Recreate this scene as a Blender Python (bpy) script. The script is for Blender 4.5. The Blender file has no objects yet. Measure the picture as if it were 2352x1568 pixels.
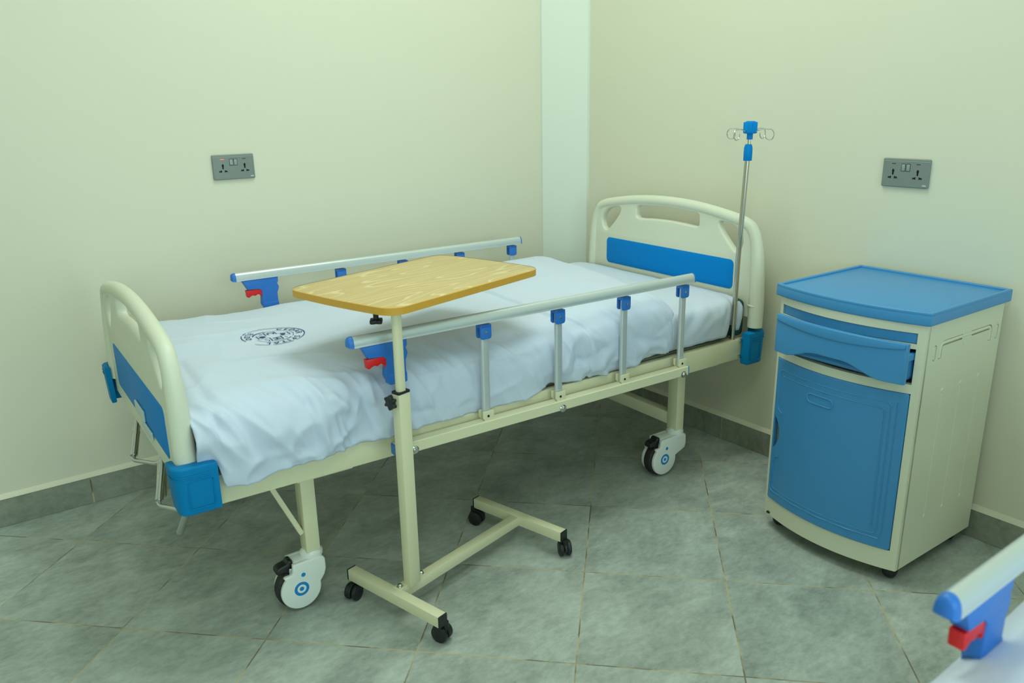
import bpy, bmesh, math, random
from mathutils import Vector, Matrix, noise
from mathutils.bvhtree import BVHTree
random.seed(7)
PI = math.pi
scene = bpy.context.scene
C = scene.collection

# ------------------------------------------------------------------ materials
def srgb(r, g, b):
    f = lambda c: (c / 255 / 12.92) if c / 255 <= .04045 else ((c / 255 + .055) / 1.055) ** 2.4
    return (f(r), f(g), f(b), 1)

def mat(name, col, rough=.5, metal=0., spec=.5, bump=None, var=None, sheen=0., coat=0.):
    m = bpy.data.materials.new(name); m.use_nodes = True
    nt = m.node_tree; N = nt.nodes; L = nt.links
    b = N['Principled BSDF']
    b.inputs['Base Color'].default_value = col
    b.inputs['Roughness'].default_value = rough
    b.inputs['Metallic'].default_value = metal
    b.inputs['Specular IOR Level'].default_value = spec
    b.inputs['Sheen Weight'].default_value = sheen
    b.inputs['Coat Weight'].default_value = coat
    tc = N.new('ShaderNodeTexCoord')
    if var:                      # (scale, amount): faint mottling of the colour
        n = N.new('ShaderNodeTexNoise'); n.inputs['Scale'].default_value = var[0]; n.inputs['Detail'].default_value = 4
        L.new(tc.outputs['Object'], n.inputs['Vector'])
        mx = N.new('ShaderNodeMix'); mx.data_type = 'RGBA'
        mx.inputs['A'].default_value = tuple(c * (1 - var[1]) for c in col[:3]) + (1,)
        mx.inputs['B'].default_value = tuple(min(1, c * (1 + var[1])) for c in col[:3]) + (1,)
        L.new(n.outputs['Fac'], mx.inputs['Factor']); L.new(mx.outputs['Result'], b.inputs['Base Color'])
    if bump:                     # (scale, strength, distance)
        n = N.new('ShaderNodeTexNoise'); n.inputs['Scale'].default_value = bump[0]; n.inputs['Detail'].default_value = 5
        L.new(tc.outputs['Object'], n.inputs['Vector'])
        bp = N.new('ShaderNodeBump'); bp.inputs['Strength'].default_value = bump[1]; bp.inputs['Distance'].default_value = bump[2]
        L.new(n.outputs['Fac'], bp.inputs['Height']); L.new(bp.outputs['Normal'], b.inputs['Normal'])
    return m

M = {}
M['wall'] = mat('wall_paint', srgb(224, 220, 199), .55, bump=(14, .05, .01), var=(1.3, .012))
M['column'] = mat('column_paint', srgb(226, 231, 218), .55, bump=(14, .05, .01))
M['ceiling'] = mat('ceiling_paint', srgb(238, 238, 228), .8, var=(2, .01))
M['lip'] = mat('plaster_lip', srgb(226, 221, 198), .7, bump=(40, .3, .004))
M['cream_metal'] = mat('cream_powder_coat', srgb(226, 221, 186), .38, bump=(300, .04, .001))
M['cream_plastic'] = mat('cream_plastic', srgb(222, 223, 203), .42, bump=(120, .03, .001))
M['bed_blue'] = mat('bright_blue_plastic', srgb(0, 132, 214), .5, spec=.12)
M['bracket_blue'] = mat('bracket_blue_plastic', srgb(0, 124, 184), .5, spec=.15)
M['clip_blue'] = mat('clip_blue_plastic', srgb(42, 116, 205), .4)
M['alu'] = mat('brushed_aluminium', srgb(208, 216, 218), .34, metal=.55, bump=(160, .03, .001))
M['alu_bar'] = mat('satin_aluminium', srgb(214, 219, 222), .42, metal=.6)
M['chrome'] = mat('polished_chrome', srgb(205, 208, 205), .14, metal=1.)
M['steel'] = mat('stainless_steel', srgb(196, 192, 180), .2, metal=1.)
M['black'] = mat('black_plastic', srgb(26, 29, 31), .42)
M['rubber'] = mat('dark_rubber', srgb(38, 38, 38), .6)
M['white_plastic'] = mat('white_plastic', srgb(232, 236, 230), .32)
M['ring_blue'] = mat('blue_print', srgb(0, 132, 206), .45)
M['red'] = mat('red_plastic', srgb(222, 18, 24), .35)
M['cab_blue'] = mat('locker_blue_plastic', srgb(66, 142, 200), .36, bump=(260, .06, .001))
M['cab_cream'] = mat('locker_cream_plastic', srgb(222, 222, 198), .5, bump=(200, .05, .001))
M['dark_inside'] = mat('dark_interior', srgb(60, 60, 52), .8)
M['cloth'] = mat('white_cotton', srgb(206, 215, 234), .85, sheen=.15, bump=(420, .05, .001))
M['sheet'] = mat('white_sheet', srgb(206, 214, 230), .85, sheen=.15, bump=(420, .05, .001))
M['vinyl'] = mat('dark_green_vinyl', srgb(18, 70, 68), .5)
M['ink'] = mat('navy_ink', srgb(24, 62, 120), .8)
M['card'] = mat('pale_card_plastic', srgb(190, 208, 206), .4)
M['socket'] = mat('grey_socket_plastic', srgb(128, 136, 132), .42)
M['socket_switch'] = mat('grey_switch_plastic', srgb(150, 160, 158), .35)
M['hole'] = mat('socket_hole', srgb(6, 8, 8), .8)
M['lamp_off'] = mat('indicator_off', srgb(70, 26, 20), .4)
M['mark'] = mat('pale_mark', srgb(205, 215, 210), .5)

def lamp_mat():
    m = mat('indicator_lit', srgb(255, 90, 60), .4)
    b = m.node_tree.nodes['Principled BSDF']
    b.inputs['Emission Color'].default_value = srgb(255, 92, 60); b.inputs['Emission Strength'].default_value = 1.6
    return m
M['lamp_on'] = lamp_mat()

def wood_mats():
    m = mat('oak_laminate', srgb(222, 200, 146), .42)
    nt = m.node_tree; N = nt.nodes; L = nt.links; b = N['Principled BSDF']
    tc = N.new('ShaderNodeTexCoord'); mp = N.new('ShaderNodeMapping')
    mp.inputs['Scale'].default_value = (.85, 6.5, 6.5)
    L.new(tc.outputs['Object'], mp.inputs['Vector'])
    # cathedral grain: contour lines of a noise field stretched along the board
    fld = N.new('ShaderNodeTexNoise'); fld.inputs['Scale'].default_value = 1.55; fld.inputs['Detail'].default_value = 1.6; fld.inputs['Roughness'].default_value = .42
    L.new(mp.outputs['Vector'], fld.inputs['Vector'])
    mu = N.new('ShaderNodeMath'); mu.operation = 'MULTIPLY'; mu.inputs[1].default_value = 15.; L.new(fld.outputs['Fac'], mu.inputs[0])
    fr_ = N.new('ShaderNodeMath'); fr_.operation = 'FRACT'; L.new(mu.outputs[0], fr_.inputs[0])
    rp = N.new('ShaderNodeValToRGB'); e = rp.color_ramp.elements
    e[0].position = 0; e[0].color = srgb(214, 188, 134)
    e[1].position = 1; e[1].color = srgb(203, 174, 116)
    k = rp.color_ramp.elements.new(.10); k.color = srgb(228, 208, 158)
    k = rp.color_ramp.elements.new(.24); k.color = srgb(209, 182, 126)
    k = rp.color_ramp.elements.new(.85); k.color = srgb(206, 178, 121)
    L.new(fr_.outputs[0], rp.inputs['Fac'])
    fine = N.new('ShaderNodeTexNoise'); fine.inputs['Scale'].default_value = 14; fine.inputs['Detail'].default_value = 5
    mp2 = N.new('ShaderNodeMapping'); mp2.inputs['Scale'].default_value = (.6, 14, 14)
    L.new(tc.outputs['Object'], mp2.inputs['Vector']); L.new(mp2.outputs['Vector'], fine.inputs['Vector'])
    mx = N.new('ShaderNodeMix'); mx.data_type = 'RGBA'; mx.blend_type = 'MULTIPLY'; mx.inputs['Factor'].default_value = .16
    L.new(rp.outputs['Color'], mx.inputs['A']); L.new(fine.outputs['Color'], mx.inputs['B'])
    fr = N.new('ShaderNodeRGBToBW'); L.new(fine.outputs['Color'], fr.inputs['Color']); 
    cr = N.new('ShaderNodeValToRGB'); cr.color_ramp.elements[0].position = .35; cr.color_ramp.elements[0].color = (.72, .72, .72, 1)
    cr.color_ramp.elements[1].position = .65; L.new(fr.outputs['Val'], cr.inputs['Fac']); L.new(cr.outputs['Color'], mx.inputs['B'])
    L.new(mx.outputs['Result'], b.inputs['Base Color'])
    M['wood'] = m
    M['wood_edge'] = mat('oak_edge_band', srgb(218, 162, 58), .4, var=(60, .05))
wood_mats()

GA, GX, GY, TILE = math.radians(135.6747), -1.0759, -1.9543, .4
def stone(name, grid, base_d, base_l, joints=None):
    m = mat(name, base_d, .42, spec=.35)
    nt = m.node_tree; N = nt.nodes; L = nt.links; b = N['Principled BSDF']
    tc = N.new('ShaderNodeTexCoord')
    def math_(op, a, c=None, v=None):
        n = N.new('ShaderNodeMath'); n.operation = op
        for i, s in enumerate((a, c)):
            if s is None: continue
            if isinstance(s, (int, float)): n.inputs[i].default_value = s
            else: L.new(s, n.inputs[i])
        return n.outputs[0]
    if grid:
        mp = N.new('ShaderNodeMapping'); mp.vector_type = 'TEXTURE'
        mp.inputs['Location'].default_value = (GX, GY, 0); mp.inputs['Rotation'].default_value = (0, 0, GA)
        mp.inputs['Scale'].default_value = (TILE, TILE, TILE)
        L.new(tc.outputs['Object'], mp.inputs['Vector'])
        wob = N.new('ShaderNodeTexNoise'); wob.inputs['Scale'].default_value = 7; wob.inputs['Detail'].default_value = 3
        L.new(tc.outputs['Object'], wob.inputs['Vector'])
        wv = N.new('ShaderNodeVectorMath'); wv.operation = 'MULTIPLY_ADD'; wv.inputs[1].default_value = (.006, .006, 0)
        L.new(wob.outputs['Color'], wv.inputs[0]); L.new(mp.outputs['Vector'], wv.inputs[2])
        sp = N.new('ShaderNodeSeparateXYZ'); L.new(wv.outputs['Vector'], sp.inputs[0])
        def edge(s):
            f = math_('FRACT', s); g = math_('SUBTRACT', 1.0, f); return math_('MINIMUM', f, g)
        d = math_('MINIMUM', edge(sp.outputs['X']), edge(sp.outputs['Y']))
        fl = N.new('ShaderNodeVectorMath'); fl.operation = 'FLOOR'; L.new(mp.outputs['Vector'], fl.inputs[0])
        cell = fl.outputs['Vector']; width = .0048
    else:
        sp = N.new('ShaderNodeSeparateXYZ'); L.new(tc.outputs['Object'], sp.inputs[0])
        s = math_('DIVIDE', math_('SUBTRACT', sp.outputs[joints[0]], joints[1]), joints[2])
        f = math_('FRACT', s); d = math_('MINIMUM', f, math_('SUBTRACT', 1.0, f))
        cb = N.new('ShaderNodeCombineXYZ'); L.new(math_('FLOOR', s), cb.inputs[0]); cell = cb.outputs[0]; width = .0042
    wn = N.new('ShaderNodeTexWhiteNoise'); wn.noise_dimensions = '3D'; L.new(cell, wn.inputs['Vector'])
    off = N.new('ShaderNodeVectorMath'); off.operation = 'MULTIPLY_ADD'; off.inputs[1].default_value = (3, 3, 3)
    L.new(wn.outputs['Color'], off.inputs[0]); L.new(tc.outputs['Object'], off.inputs[2])
    big = N.new('ShaderNodeTexNoise'); big.inputs['Scale'].default_value = 5.5; big.inputs['Detail'].default_value = 7; big.inputs['Roughness'].default_value = .62
    big.inputs['Distortion'].default_value = .5
    mp3 = N.new('ShaderNodeMapping'); mp3.inputs['Rotation'].default_value = (0, 0, -.65); mp3.inputs['Scale'].default_value = (.9, 1.2, 1)
    L.new(off.outputs['Vector'], mp3.inputs['Vector']); L.new(mp3.outputs['Vector'], big.inputs['Vector'])
    fin = N.new('ShaderNodeTexNoise'); fin.inputs['Scale'].default_value = 42; fin.inputs['Detail'].default_value = 5; fin.inputs['Roughness'].default_value = .7
    mp4 = N.new('ShaderNodeMapping'); mp4.inputs['Rotation'].default_value = (0, 0, -.65); mp4.inputs['Scale'].default_value = (.75, 1.35, 1)
    L.new(off.outputs['Vector'], mp4.inputs['Vector']); L.new(mp4.outputs['Vector'], fin.inputs['Vector'])
    val = math_('ADD', math_('MULTIPLY', big.outputs['Fac'], .66), math_('MULTIPLY', fin.outputs['Fac'], .42))
    val = math_('ADD', val, math_('MULTIPLY', math_('SUBTRACT', wn.outputs['Value'], .5), .05))
    rp = N.new('ShaderNodeValToRGB'); e = rp.color_ramp.elements
    e[0].position = .36; e[0].color = base_d; e[1].position = .70; e[1].color = base_l
    L.new(val, rp.inputs['Fac'])
    gm = math_('LESS_THAN', d, width)
    gn = N.new('ShaderNodeTexNoise'); gn.inputs['Scale'].default_value = 9; gn.inputs['Detail'].default_value = 4
    L.new(tc.outputs['Object'], gn.inputs['Vector'])
    gr = N.new('ShaderNodeValToRGB'); ge = gr.color_ramp.elements
    ge[0].position = .40; ge[0].color = srgb(112, 98, 74); ge[1].position = .52; ge[1].color = srgb(196, 180, 138)
    L.new(gn.outputs['Fac'], gr.inputs['Fac'])
    mx = N.new('ShaderNodeMix'); mx.data_type = 'RGBA'
    L.new(math_('MULTIPLY', gm, .85), mx.inputs['Factor'])
    L.new(rp.outputs['Color'], mx.inputs['A']); L.new(gr.outputs['Color'], mx.inputs['B'])
    L.new(mx.outputs['Result'], b.inputs['Base Color'])
    bp = N.new('ShaderNodeBump'); bp.inputs['Strength'].default_value = .12; bp.inputs['Distance'].default_value = .004
    L.new(math_('SUBTRACT', fin.outputs['Fac'], math_('MULTIPLY', gm, .6)), bp.inputs['Height']); L.new(bp.outputs['Normal'], b.inputs['Normal'])
    return m
M['floor'] = stone('concrete_tile_floor', True, srgb(138, 146, 138), srgb(194, 202, 194))
M['skirt_left'] = stone('tile_skirting', False, srgb(118, 122, 108), srgb(160, 164, 150), ('X', -2.146, .6))
M['skirt_right'] = stone('tile_skirting_short', False, srgb(118, 122, 108), srgb(160, 164, 150), ('Y', -1.004, .44))

# ------------------------------------------------------------------ mesh helpers
sst = lambda a, b, x: (lambda t: t * t * (3 - 2 * t))(max(0., min(1., (x - a) / (b - a))))
def finish(name, bm, m, parent=None, smooth=35, label=None):
    me = bpy.data.meshes.new(name); bmesh.ops.recalc_face_normals(bm, faces=bm.faces[:])
    bm.to_mesh(me); bm.free()
    if smooth:
        me.shade_smooth(); me.set_sharp_from_angle(angle=math.radians(smooth))
    ms = m if isinstance(m, (list, tuple)) else [m]
    for x in ms: me.materials.append(x)
    o = bpy.data.objects.new(name, me); C.objects.link(o)
    if parent: o.parent = parent
    if label: o['label'] = label
    return o

def empty(name, loc=(0, 0, 0), rz=0., size=.1):
    o = bpy.data.objects.new(name, None); C.objects.link(o); o.location = loc; o.rotation_euler = (0, 0, rz)
    o.empty_display_size = size
    return o

def tag(o, label=None, cat=None, group=None, kind=None):
    if label: o['label'] = label
    if cat: o['category'] = cat
    if group: o['group'] = group
    if kind: o['kind'] = kind
    return o

def merge(bm, other):
    me = bpy.data.meshes.new('tmp'); other.to_mesh(me); other.free(); bm.from_mesh(me); bpy.data.meshes.remove(me)

def box(bm, x0, x1, y0, y1, z0, z1, bev=0., seg=2, mtx=None):
    b = bmesh.new(); bmesh.ops.create_cube(b, size=1)
    for v in b.verts:
        v.co = Vector(((x0 + x1) / 2 + v.co.x * (x1 - x0), (y0 + y1) / 2 + v.co.y * (y1 - y0), (z0 + z1) / 2 + v.co.z * (z1 - z0)))
    if bev: bmesh.ops.bevel(b, geom=b.edges[:], offset=bev, segments=seg, affect='EDGES', profile=.5)
    if mtx: bmesh.ops.transform(b, matrix=mtx, verts=b.verts[:])
    merge(bm, b)

def tube(bm, pts, r, seg=14, cap=True, rads=None, flat=None):
    """sweep a round (or flattened: flat=(a,b,up)) section along a polyline"""
    P = [Vector(p) for p in pts]; n = len(P)
    up = Vector((0, 0, 1)); rings = []
    t0 = (P[1] - P[0]).normalized()
    ref = up if abs(t0.dot(up)) < .95 else Vector((0, 1, 0))
    nrm = t0.cross(ref).normalized()
    for i in range(n):
        t = ((P[min(i + 1, n - 1)] - P[i]).normalized() + (P[i] - P[max(i - 1, 0)]).normalized()).normalized()
        nrm = (nrm - t * nrm.dot(t)).normalized(); bn = t.cross(nrm)
        rr = rads[i] if rads else r
        ring = []
        for k in range(seg):
            a = 2 * PI * k / seg
            ring.append(bm.verts.new(P[i] + nrm * math.cos(a) * rr * (flat[0] if flat else 1) + bn * math.sin(a) * rr * (flat[1] if flat else 1)))
        rings.append(ring)
    for i in range(n - 1):
        for k in range(seg):
            bm.faces.new((rings[i][k], rings[i][(k + 1) % seg], rings[i + 1][(k + 1) % seg], rings[i + 1][k]))
    if cap:
        bm.faces.new(rings[0][::-1]); bm.faces.new(rings[-1])

def arc_path(pts, r, n=6):
    """round the inner corners of a polyline"""
    P = [Vector(p) for p in pts]; out = [P[0]]
    for i in range(1, len(P) - 1):
        a, b, c = P[i - 1], P[i], P[i + 1]
        d1 = (a - b); d2 = (c - b); rr = min(r, d1.length * .49, d2.length * .49)
        p1 = b + d1.normalized() * rr; p2 = b + d2.normalized() * rr
        for k in range(n + 1):
            t = k / n; out.append(p1 * (1 - t) ** 2 + b * 2 * t * (1 - t) + p2 * t ** 2)
    out.append(P[-1]); return out

def lathe(bm, prof, seg=24, mtx=None, cap=True):
    b = bmesh.new(); rings = []
    for r, z in prof:
        rings.append([b.verts.new((r * math.cos(2 * PI * k / seg), r * math.sin(2 * PI * k / seg), z)) for k in range(seg)])
    for i in range(len(rings) - 1):
        for k in range(seg):
            b.faces.new((rings[i][k], rings[i][(k + 1) % seg], rings[i + 1][(k + 1) % seg], rings[i + 1][k]))
    if cap: b.faces.new(rings[0][::-1]); b.faces.new(rings[-1])
    if mtx: bmesh.ops.transform(b, matrix=mtx, verts=b.verts[:])
    merge(bm, b)

def axis_m(p, d):
    """matrix that takes +Z to direction d at point p"""
    return Matrix.Translation(Vector(p)) @ Vector(d).to_track_quat('Z', 'Y').to_matrix().to_4x4()

def flat(bm, outlines, depth, bev=0., mtx=None, res=2, post=None):
    """filled 2D outlines (holes allowed) extruded symmetrically about z=0"""
    cu = bpy.data.curves.new('tmp', 'CURVE'); cu.dimensions = '2D'; cu.fill_mode = 'BOTH'
    cu.extrude = max(depth / 2 - bev, 0); cu.bevel_depth = bev; cu.offset = -bev; cu.bevel_resolution = res
    for ol in outlines:
        s = cu.splines.new('POLY'); s.points.add(len(ol) - 1); s.use_cyclic_u = True
        for p, q in zip(s.points, ol): p.co = (q[0], q[1], 0, 1)
    o = bpy.data.objects.new('tmp', cu); C.objects.link(o)
    dg = bpy.context.evaluated_depsgraph_get(); me = bpy.data.meshes.new_from_object(o.evaluated_get(dg))
    bpy.data.objects.remove(o); bpy.data.curves.remove(cu)
    b = bmesh.new(); b.from_mesh(me); bpy.data.meshes.remove(me)
    bmesh.ops.remove_doubles(b, verts=b.verts[:], dist=1e-5)
    if post: post(b)
    if mtx: bmesh.ops.transform(b, matrix=mtx, verts=b.verts[:])
    merge(bm, b)

def glyphs(text, size, font_shear=0.):
    cu = bpy.data.curves.new('tmp', 'FONT'); cu.body = text; cu.size = size; cu.align_x = 'CENTER'; cu.align_y = 'CENTER'; cu.resolution_u = 3
    cu.offset = size * .018
    o = bpy.data.objects.new('tmp', cu); C.objects.link(o)
    dg = bpy.context.evaluated_depsgraph_get(); me = bpy.data.meshes.new_from_object(o.evaluated_get(dg))
    bpy.data.objects.remove(o); bpy.data.curves.remove(cu)
    b = bmesh.new(); b.from_mesh(me); bpy.data.meshes.remove(me)
    return b

def rrect(x0, x1, y0, y1, r, n=6):
    out = []
    for cx, cy, a0 in ((x1 - r, y1 - r, 0), (x0 + r, y1 - r, PI / 2), (x0 + r, y0 + r, PI), (x1 - r, y0 + r, 1.5 * PI)):
        for k in range(n + 1):
            a = a0 + k / n * PI / 2; out.append((cx + r * math.cos(a), cy + r * math.sin(a)))
    return out

def smooth_poly(pts, n=5):
    """closed Catmull-Rom through pts"""
    out = []; m = len(pts)
    for i in range(m):
        p0, p1, p2, p3 = (Vector(pts[(i + k - 1) % m]) for k in range(4))
        for k in range(n):
            t = k / n
            out.append(tuple(.5 * ((2 * p1) + (p2 - p0) * t + (2 * p0 - 5 * p1 + 4 * p2 - p3) * t * t + (3 * p1 - p0 - 3 * p2 + p3) * t ** 3)))
    return out

def smooth_line(pts, n=6):
    P = [Vector(p) for p in pts]; P = [P[0] * 2 - P[1]] + P + [P[-1] * 2 - P[-2]]; out = []
    for i in range(1, len(P) - 2):
        p0, p1, p2, p3 = P[i - 1:i + 3]
        for k in range(n):
            t = k / n
            out.append(.5 * ((2 * p1) + (p2 - p0) * t + (2 * p0 - 5 * p1 + 4 * p2 - p3) * t * t + (3 * p1 - p0 - 3 * p2 + p3) * t ** 3))
    out.append(P[-2]); return out

def copy_tree(o, parent=None):
    c = o.copy(); C.objects.link(c)
    if parent: c.parent = parent
    for ch in [x for x in o.children]: copy_tree(ch, c)
    return c

# ------------------------------------------------------------------ room shell
XB, YB, HC = -4.9, -4.9, 3.2
def wall(name, x0, x1, y0, y1, z0=0., z1=HC, m=None):
    bm = bmesh.new(); box(bm, x0, x1, y0, y1, z0, z1)
    return tag(finish(name, bm, m or M['wall'], smooth=0), kind='structure')
wall('floor', XB - .12, .12, YB - .12, .12, -.1, 0, M['floor'])
wall('ceiling', XB - .12, .12, YB - .12, .12, HC, HC + .1, M['ceiling'])
wall('wall_left', XB - .12, .12, 0, .12)
wall('wall_head', 0, .12, YB, 0)
wall('wall_back', XB - .12, XB, YB, 0)
# the wall behind the camera has a window opening that lets the daylight in
WX0, WX1, WZ0, WZ1 = -4.5, -2.5, .95, 2.3
DX0, DX1, DZ1 = -2.1, -.9, 2.1           # glazed door opening, added unseen to let in low fill light
bm = bmesh.new()
box(bm, XB - .12, WX0, YB - .12, YB, 0, HC); box(bm, WX1, DX0, YB - .12, YB, 0, HC); box(bm, DX1, .12, YB - .12, YB, 0, HC)
box(bm, WX0, WX1, YB - .12, YB, 0, WZ0); box(bm, WX0, WX1, YB - .12, YB, WZ1, HC); box(bm, DX0, DX1, YB - .12, YB, DZ1, HC)
tag(finish('wall_right', bm, M['wall'], smooth=0), kind='structure')
bm = bmesh.new()
for x in (WX0, (WX0 + WX1) / 2, WX1): box(bm, x - .025, x + .025, YB - .09, YB - .04, WZ0, WZ1, .004)
for z in (WZ0, WZ1): box(bm, WX0, WX1, YB - .09, YB - .04, z - .025, z + .025, .004)
tag(finish('window_1', bm, M['white_plastic'], smooth=0), kind='structure')
bm = bmesh.new()
for x in (DX0 + .03, DX1 - .03): box(bm, x - .03, x + .03, YB - .09, YB - .04, 0, DZ1, .004)
for z in (.05, 1.0, DZ1 - .03): box(bm, DX0, DX1, YB - .09, YB - .04, z - .03, z + .03, .004)
tag(finish('added_door_1', bm, M['white_plastic'], smooth=0), kind='structure')  # frame of the added, unseen door
# boxed-in corner: a narrow slanted face between the two walls
bm = bmesh.new()
vs = [bm.verts.new(p) for p in ((-.134, 0, 0), (0, 0, 0), (0, -.176, 0), (-.012, -.176, 0), (-.134, -.012, 0))]
f = bm.faces.new(vs); r = bmesh.ops.extrude_face_region(bm, geom=[f])
for v in [e for e in r['geom'] if isinstance(e, bmesh.types.BMVert)]: v.co.z = HC
tag(finish('trim_1', bm, M['column'], smooth=0), kind='structure')
# tile skirting with the plaster lip above it
def skirt(name, x0, x1, y0, y1, m, z1):
    bm = bmesh.new(); box(bm, x0, x1, y0, y1, 0, z1, .0015, 1)
    return tag(finish(name, bm, m, smooth=0), kind='structure')
skirt('baseboard_left', XB, -.134, -.011, 0, M['skirt_left'], .097)
skirt('baseboard_head', -.011, 0, YB, -.176, M['skirt_right'], .0925)
def lip(name, x0, x1, y0, y1, z, axis):
    bm = bmesh.new(); n = 90; prof = [(0, 0), (1, 0), (.75, .006), (.2, .013), (0, .015)]
    rings = []
    for i in range(n + 1):
        t = i / n; ring = []
        k = .0125 + .0025 * noise.noise(Vector((t * 30, z * 9, 3)))
        for a, h in prof:
            d = -a * k
            ring.append(bm.verts.new((x0 + (x1 - x0) * t, d, z + h) if axis == 'x' else (d, y0 + (y1 - y0) * t, z + h)))
        rings.append(ring)
    for i in range(n):
        for k in range(len(prof)):
            k2 = (k + 1) % len(prof)
            bm.faces.new((rings[i][k], rings[i][k2], rings[i + 1][k2], rings[i + 1][k]))
    bm.faces.new(rings[0]); bm.faces.new(rings[-1][::-1])
    tag(finish(name, bm, M['lip'], smooth=40), kind='structure')
lip('trim_2', XB, -.134, 0, 0, .097, 'x')
lip('trim_3', 0, 0, YB, -.176, .0925, 'y')

# ------------------------------------------------------------------ hospital bed
BX, BY, BYAW = -.0068, -.7276, math.radians(-1.7752)
BED_M = Matrix.Translation((BX, BY, 0)) @ Matrix.Rotation(BYAW, 4, 'Z')
bed = empty('hospital_bed', (BX, BY, 0), BYAW, .3)
tag(bed, 'cream steel hospital bed with its blue-panelled headboard against the wall, overbed table beside it', 'bed', 'hospital beds')
FZ0, FZ1, FY = .412, .488, .458          # side beam
bm = bmesh.new()
for s in (-1, 1):
    box(bm, -1.995, -.122, min(s * FY, s * (FY - .03)), max(s * FY, s * (FY - .03)), FZ0, FZ1, .004)
for x in (-1.98, -.14): box(bm, x - .015, x + .015, -FY + .03, FY - .03, FZ0 + .01, FZ1 - .006, .003)
for x in (-1.60, -1.2, -.8, -.45): box(bm, x - .02, x + .02, -FY + .03, FY - .03, FZ0 + .02, FZ1 - .012, .003)
for i in range(9):
    y = -.38 + i * .095; box(bm, -1.97, -.15, y - .035, y + .035, FZ1 - .012, FZ1 - .004, .002, 1)
for s in (-1, 1):                        # gusset plates where the legs meet the beams
    for x in (-1.7405, -.3425):
        box(bm, x - .05, x + .10, min(s * .32, s * .452), max(s * .32, s * .452), FZ0 - .004, FZ0 + .003, .001, 1)
finish('bed_frame', bm, M['cream_metal'], bed)
LEGX = (-1.7405, -.3425); LYS = {-1: .352, 1: .415}; LZ = .158
for x in LEGX:
    for s in (-1, 1):
        LY = LYS[s]
        bm = bmesh.new(); box(bm, x - .0195, x + .0195, s * LY - .0235, s * LY + .0235, LZ, FZ0 + .004, .003)
        leg = finish('leg', bm, M['cream_metal'], bed)
        if x < -1:
            bm = bmesh.new(); d = Vector((-1.845 + 1.760, 0, .412 - .214)); 
            ang = math.atan2(d.x, d.z)
            box(bm, -.0065, .0065, -.012, .012, 0, d.length + .012, .001, 1, Matrix.Translation((-1.763, s * LY, .214)) @ Matrix.Rotation(ang, 4, 'Y'))
            finish('leg_strut', bm, M['cream_metal'], leg)
bm = bmesh.new(); box(bm, -.360, -.325, -.332, .395, .172, .219, .003)
finish('leg_crossbar', bm, M['cream_metal'], bed)
bm = bmesh.new(); box(bm, -1.755, -1.726, -.332, .395, .375, .412, .003)
finish('leg_crossbar', bm, M['cream_metal'], bed)

def caster(x, s):
    X = x; Y = s * LYS[s]; wx = X - (.046 if x < -1 else .079); wz = .0625; R = .0555
    Z = lambda z: z if z < .09 else .09 + (z - .09) * .70
    prof = []
    prof += [(wx - .018, Z(.166)), (X + .008, Z(.170)), (X + .020, Z(.166)), (X + .026, Z(.154)), (X + .027, Z(.112)), (X + .022, .088)]
    for k in range(26):
        a = math.radians(8) - math.radians(222) * k / 25
        prof.append((wx + R * math.cos(a), wz + R * math.sin(a)))
    prof += [(wx - .040, .102), (wx - .044, .110), (wx - .040, .1135), (wx - .022, .1145), (wx - .019, .122)]
    bm = bmesh.new()
    for c in (-.026, .026):
        flat(bm, [prof], .014, .004, Matrix.Translation((0, Y + c, 0)) @ Matrix.Rotation(PI / 2, 4, 'X'))
    box(bm, wx - .014, X + .024, Y - .024, Y + .024, .118, Z(.168), .008, 3)
    lathe(bm, [(.028, 0), (.031, .003), (.031, .012), (.026, .016), (.022, .022)], 28, Matrix.Translation((X, Y, Z(.163))))
    h = finish('caster', bm, M['white_plastic'], bed, 40)
    bm = bmesh.new()
    lathe(bm, [(.02, -.017), (.055, -.017), (.061, -.013), (.0625, -.006), (.0625, .006), (.061, .013), (.055, .017), (.02, .017)], 40, axis_m((wx, Y, wz), (0, 1, 0)))
    finish('wheel', bm, M['rubber'], h)
    bm = bmesh.new()
    pp = [(wx - .012, .146), (wx - .022, .150), (wx - .030, .142), (wx - .044, .139), (wx - .056, .133), (wx - .057, .119), (wx - .040, .118), (wx - .026, .112), (wx - .016, .126)]
    flat(bm, [smooth_poly(pp, 4)], .034, .005, Matrix.Translation((0, Y, 0)) @ Matrix.Rotation(PI / 2, 4, 'X'))
    finish('brake_pedal', bm, M['black'], h, 40)
    bm = bmesh.new(); box(bm, wx - .027, wx - .018, Y + s * .022 - .004, Y + s * .022 + .004, .112, .132, .002)
    finish('brake_clip', bm, M['chrome'], h)
    bm = bmesh.new()
    yo = Y + s * .0331
    for r0, r1 in ((.0125, .0205), (0, .0062)):
        n = 36
        if r0: 
            a = [bm.verts.new((wx + r0 * math.cos(2 * PI * k / n), yo, wz + .004 + r0 * math.sin(2 * PI * k / n))) for k in range(n)]
            b = [bm.verts.new((wx + r1 * math.cos(2 * PI * k / n), yo, wz + .004 + r1 * math.sin(2 * PI * k / n))) for k in range(n)]
            for k in range(n): bm.faces.new((a[k], a[(k + 1) % n], b[(k + 1) % n], b[k]))
        else: bm.faces.new([bm.verts.new((wx + r1 * math.cos(2 * PI * k / n), yo, wz + .004 + r1 * math.sin(2 * PI * k / n))) for k in range(n)])
    bm.faces.new([bm.verts.new((wx + .008 + .0062 * math.cos(2 * PI * k / 24), yo, .107 + .0062 * math.sin(2 * PI * k / 24))) for k in range(24)])
    r = bmesh.ops.extrude_face_region(bm, geom=bm.faces[:])
    for v in [e for e in r['geom'] if isinstance(e, bmesh.types.BMVert)]: v.co.y -= s * .001
    finish('ring_emblem', bm, M['ring_blue'], h, 30)
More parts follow.
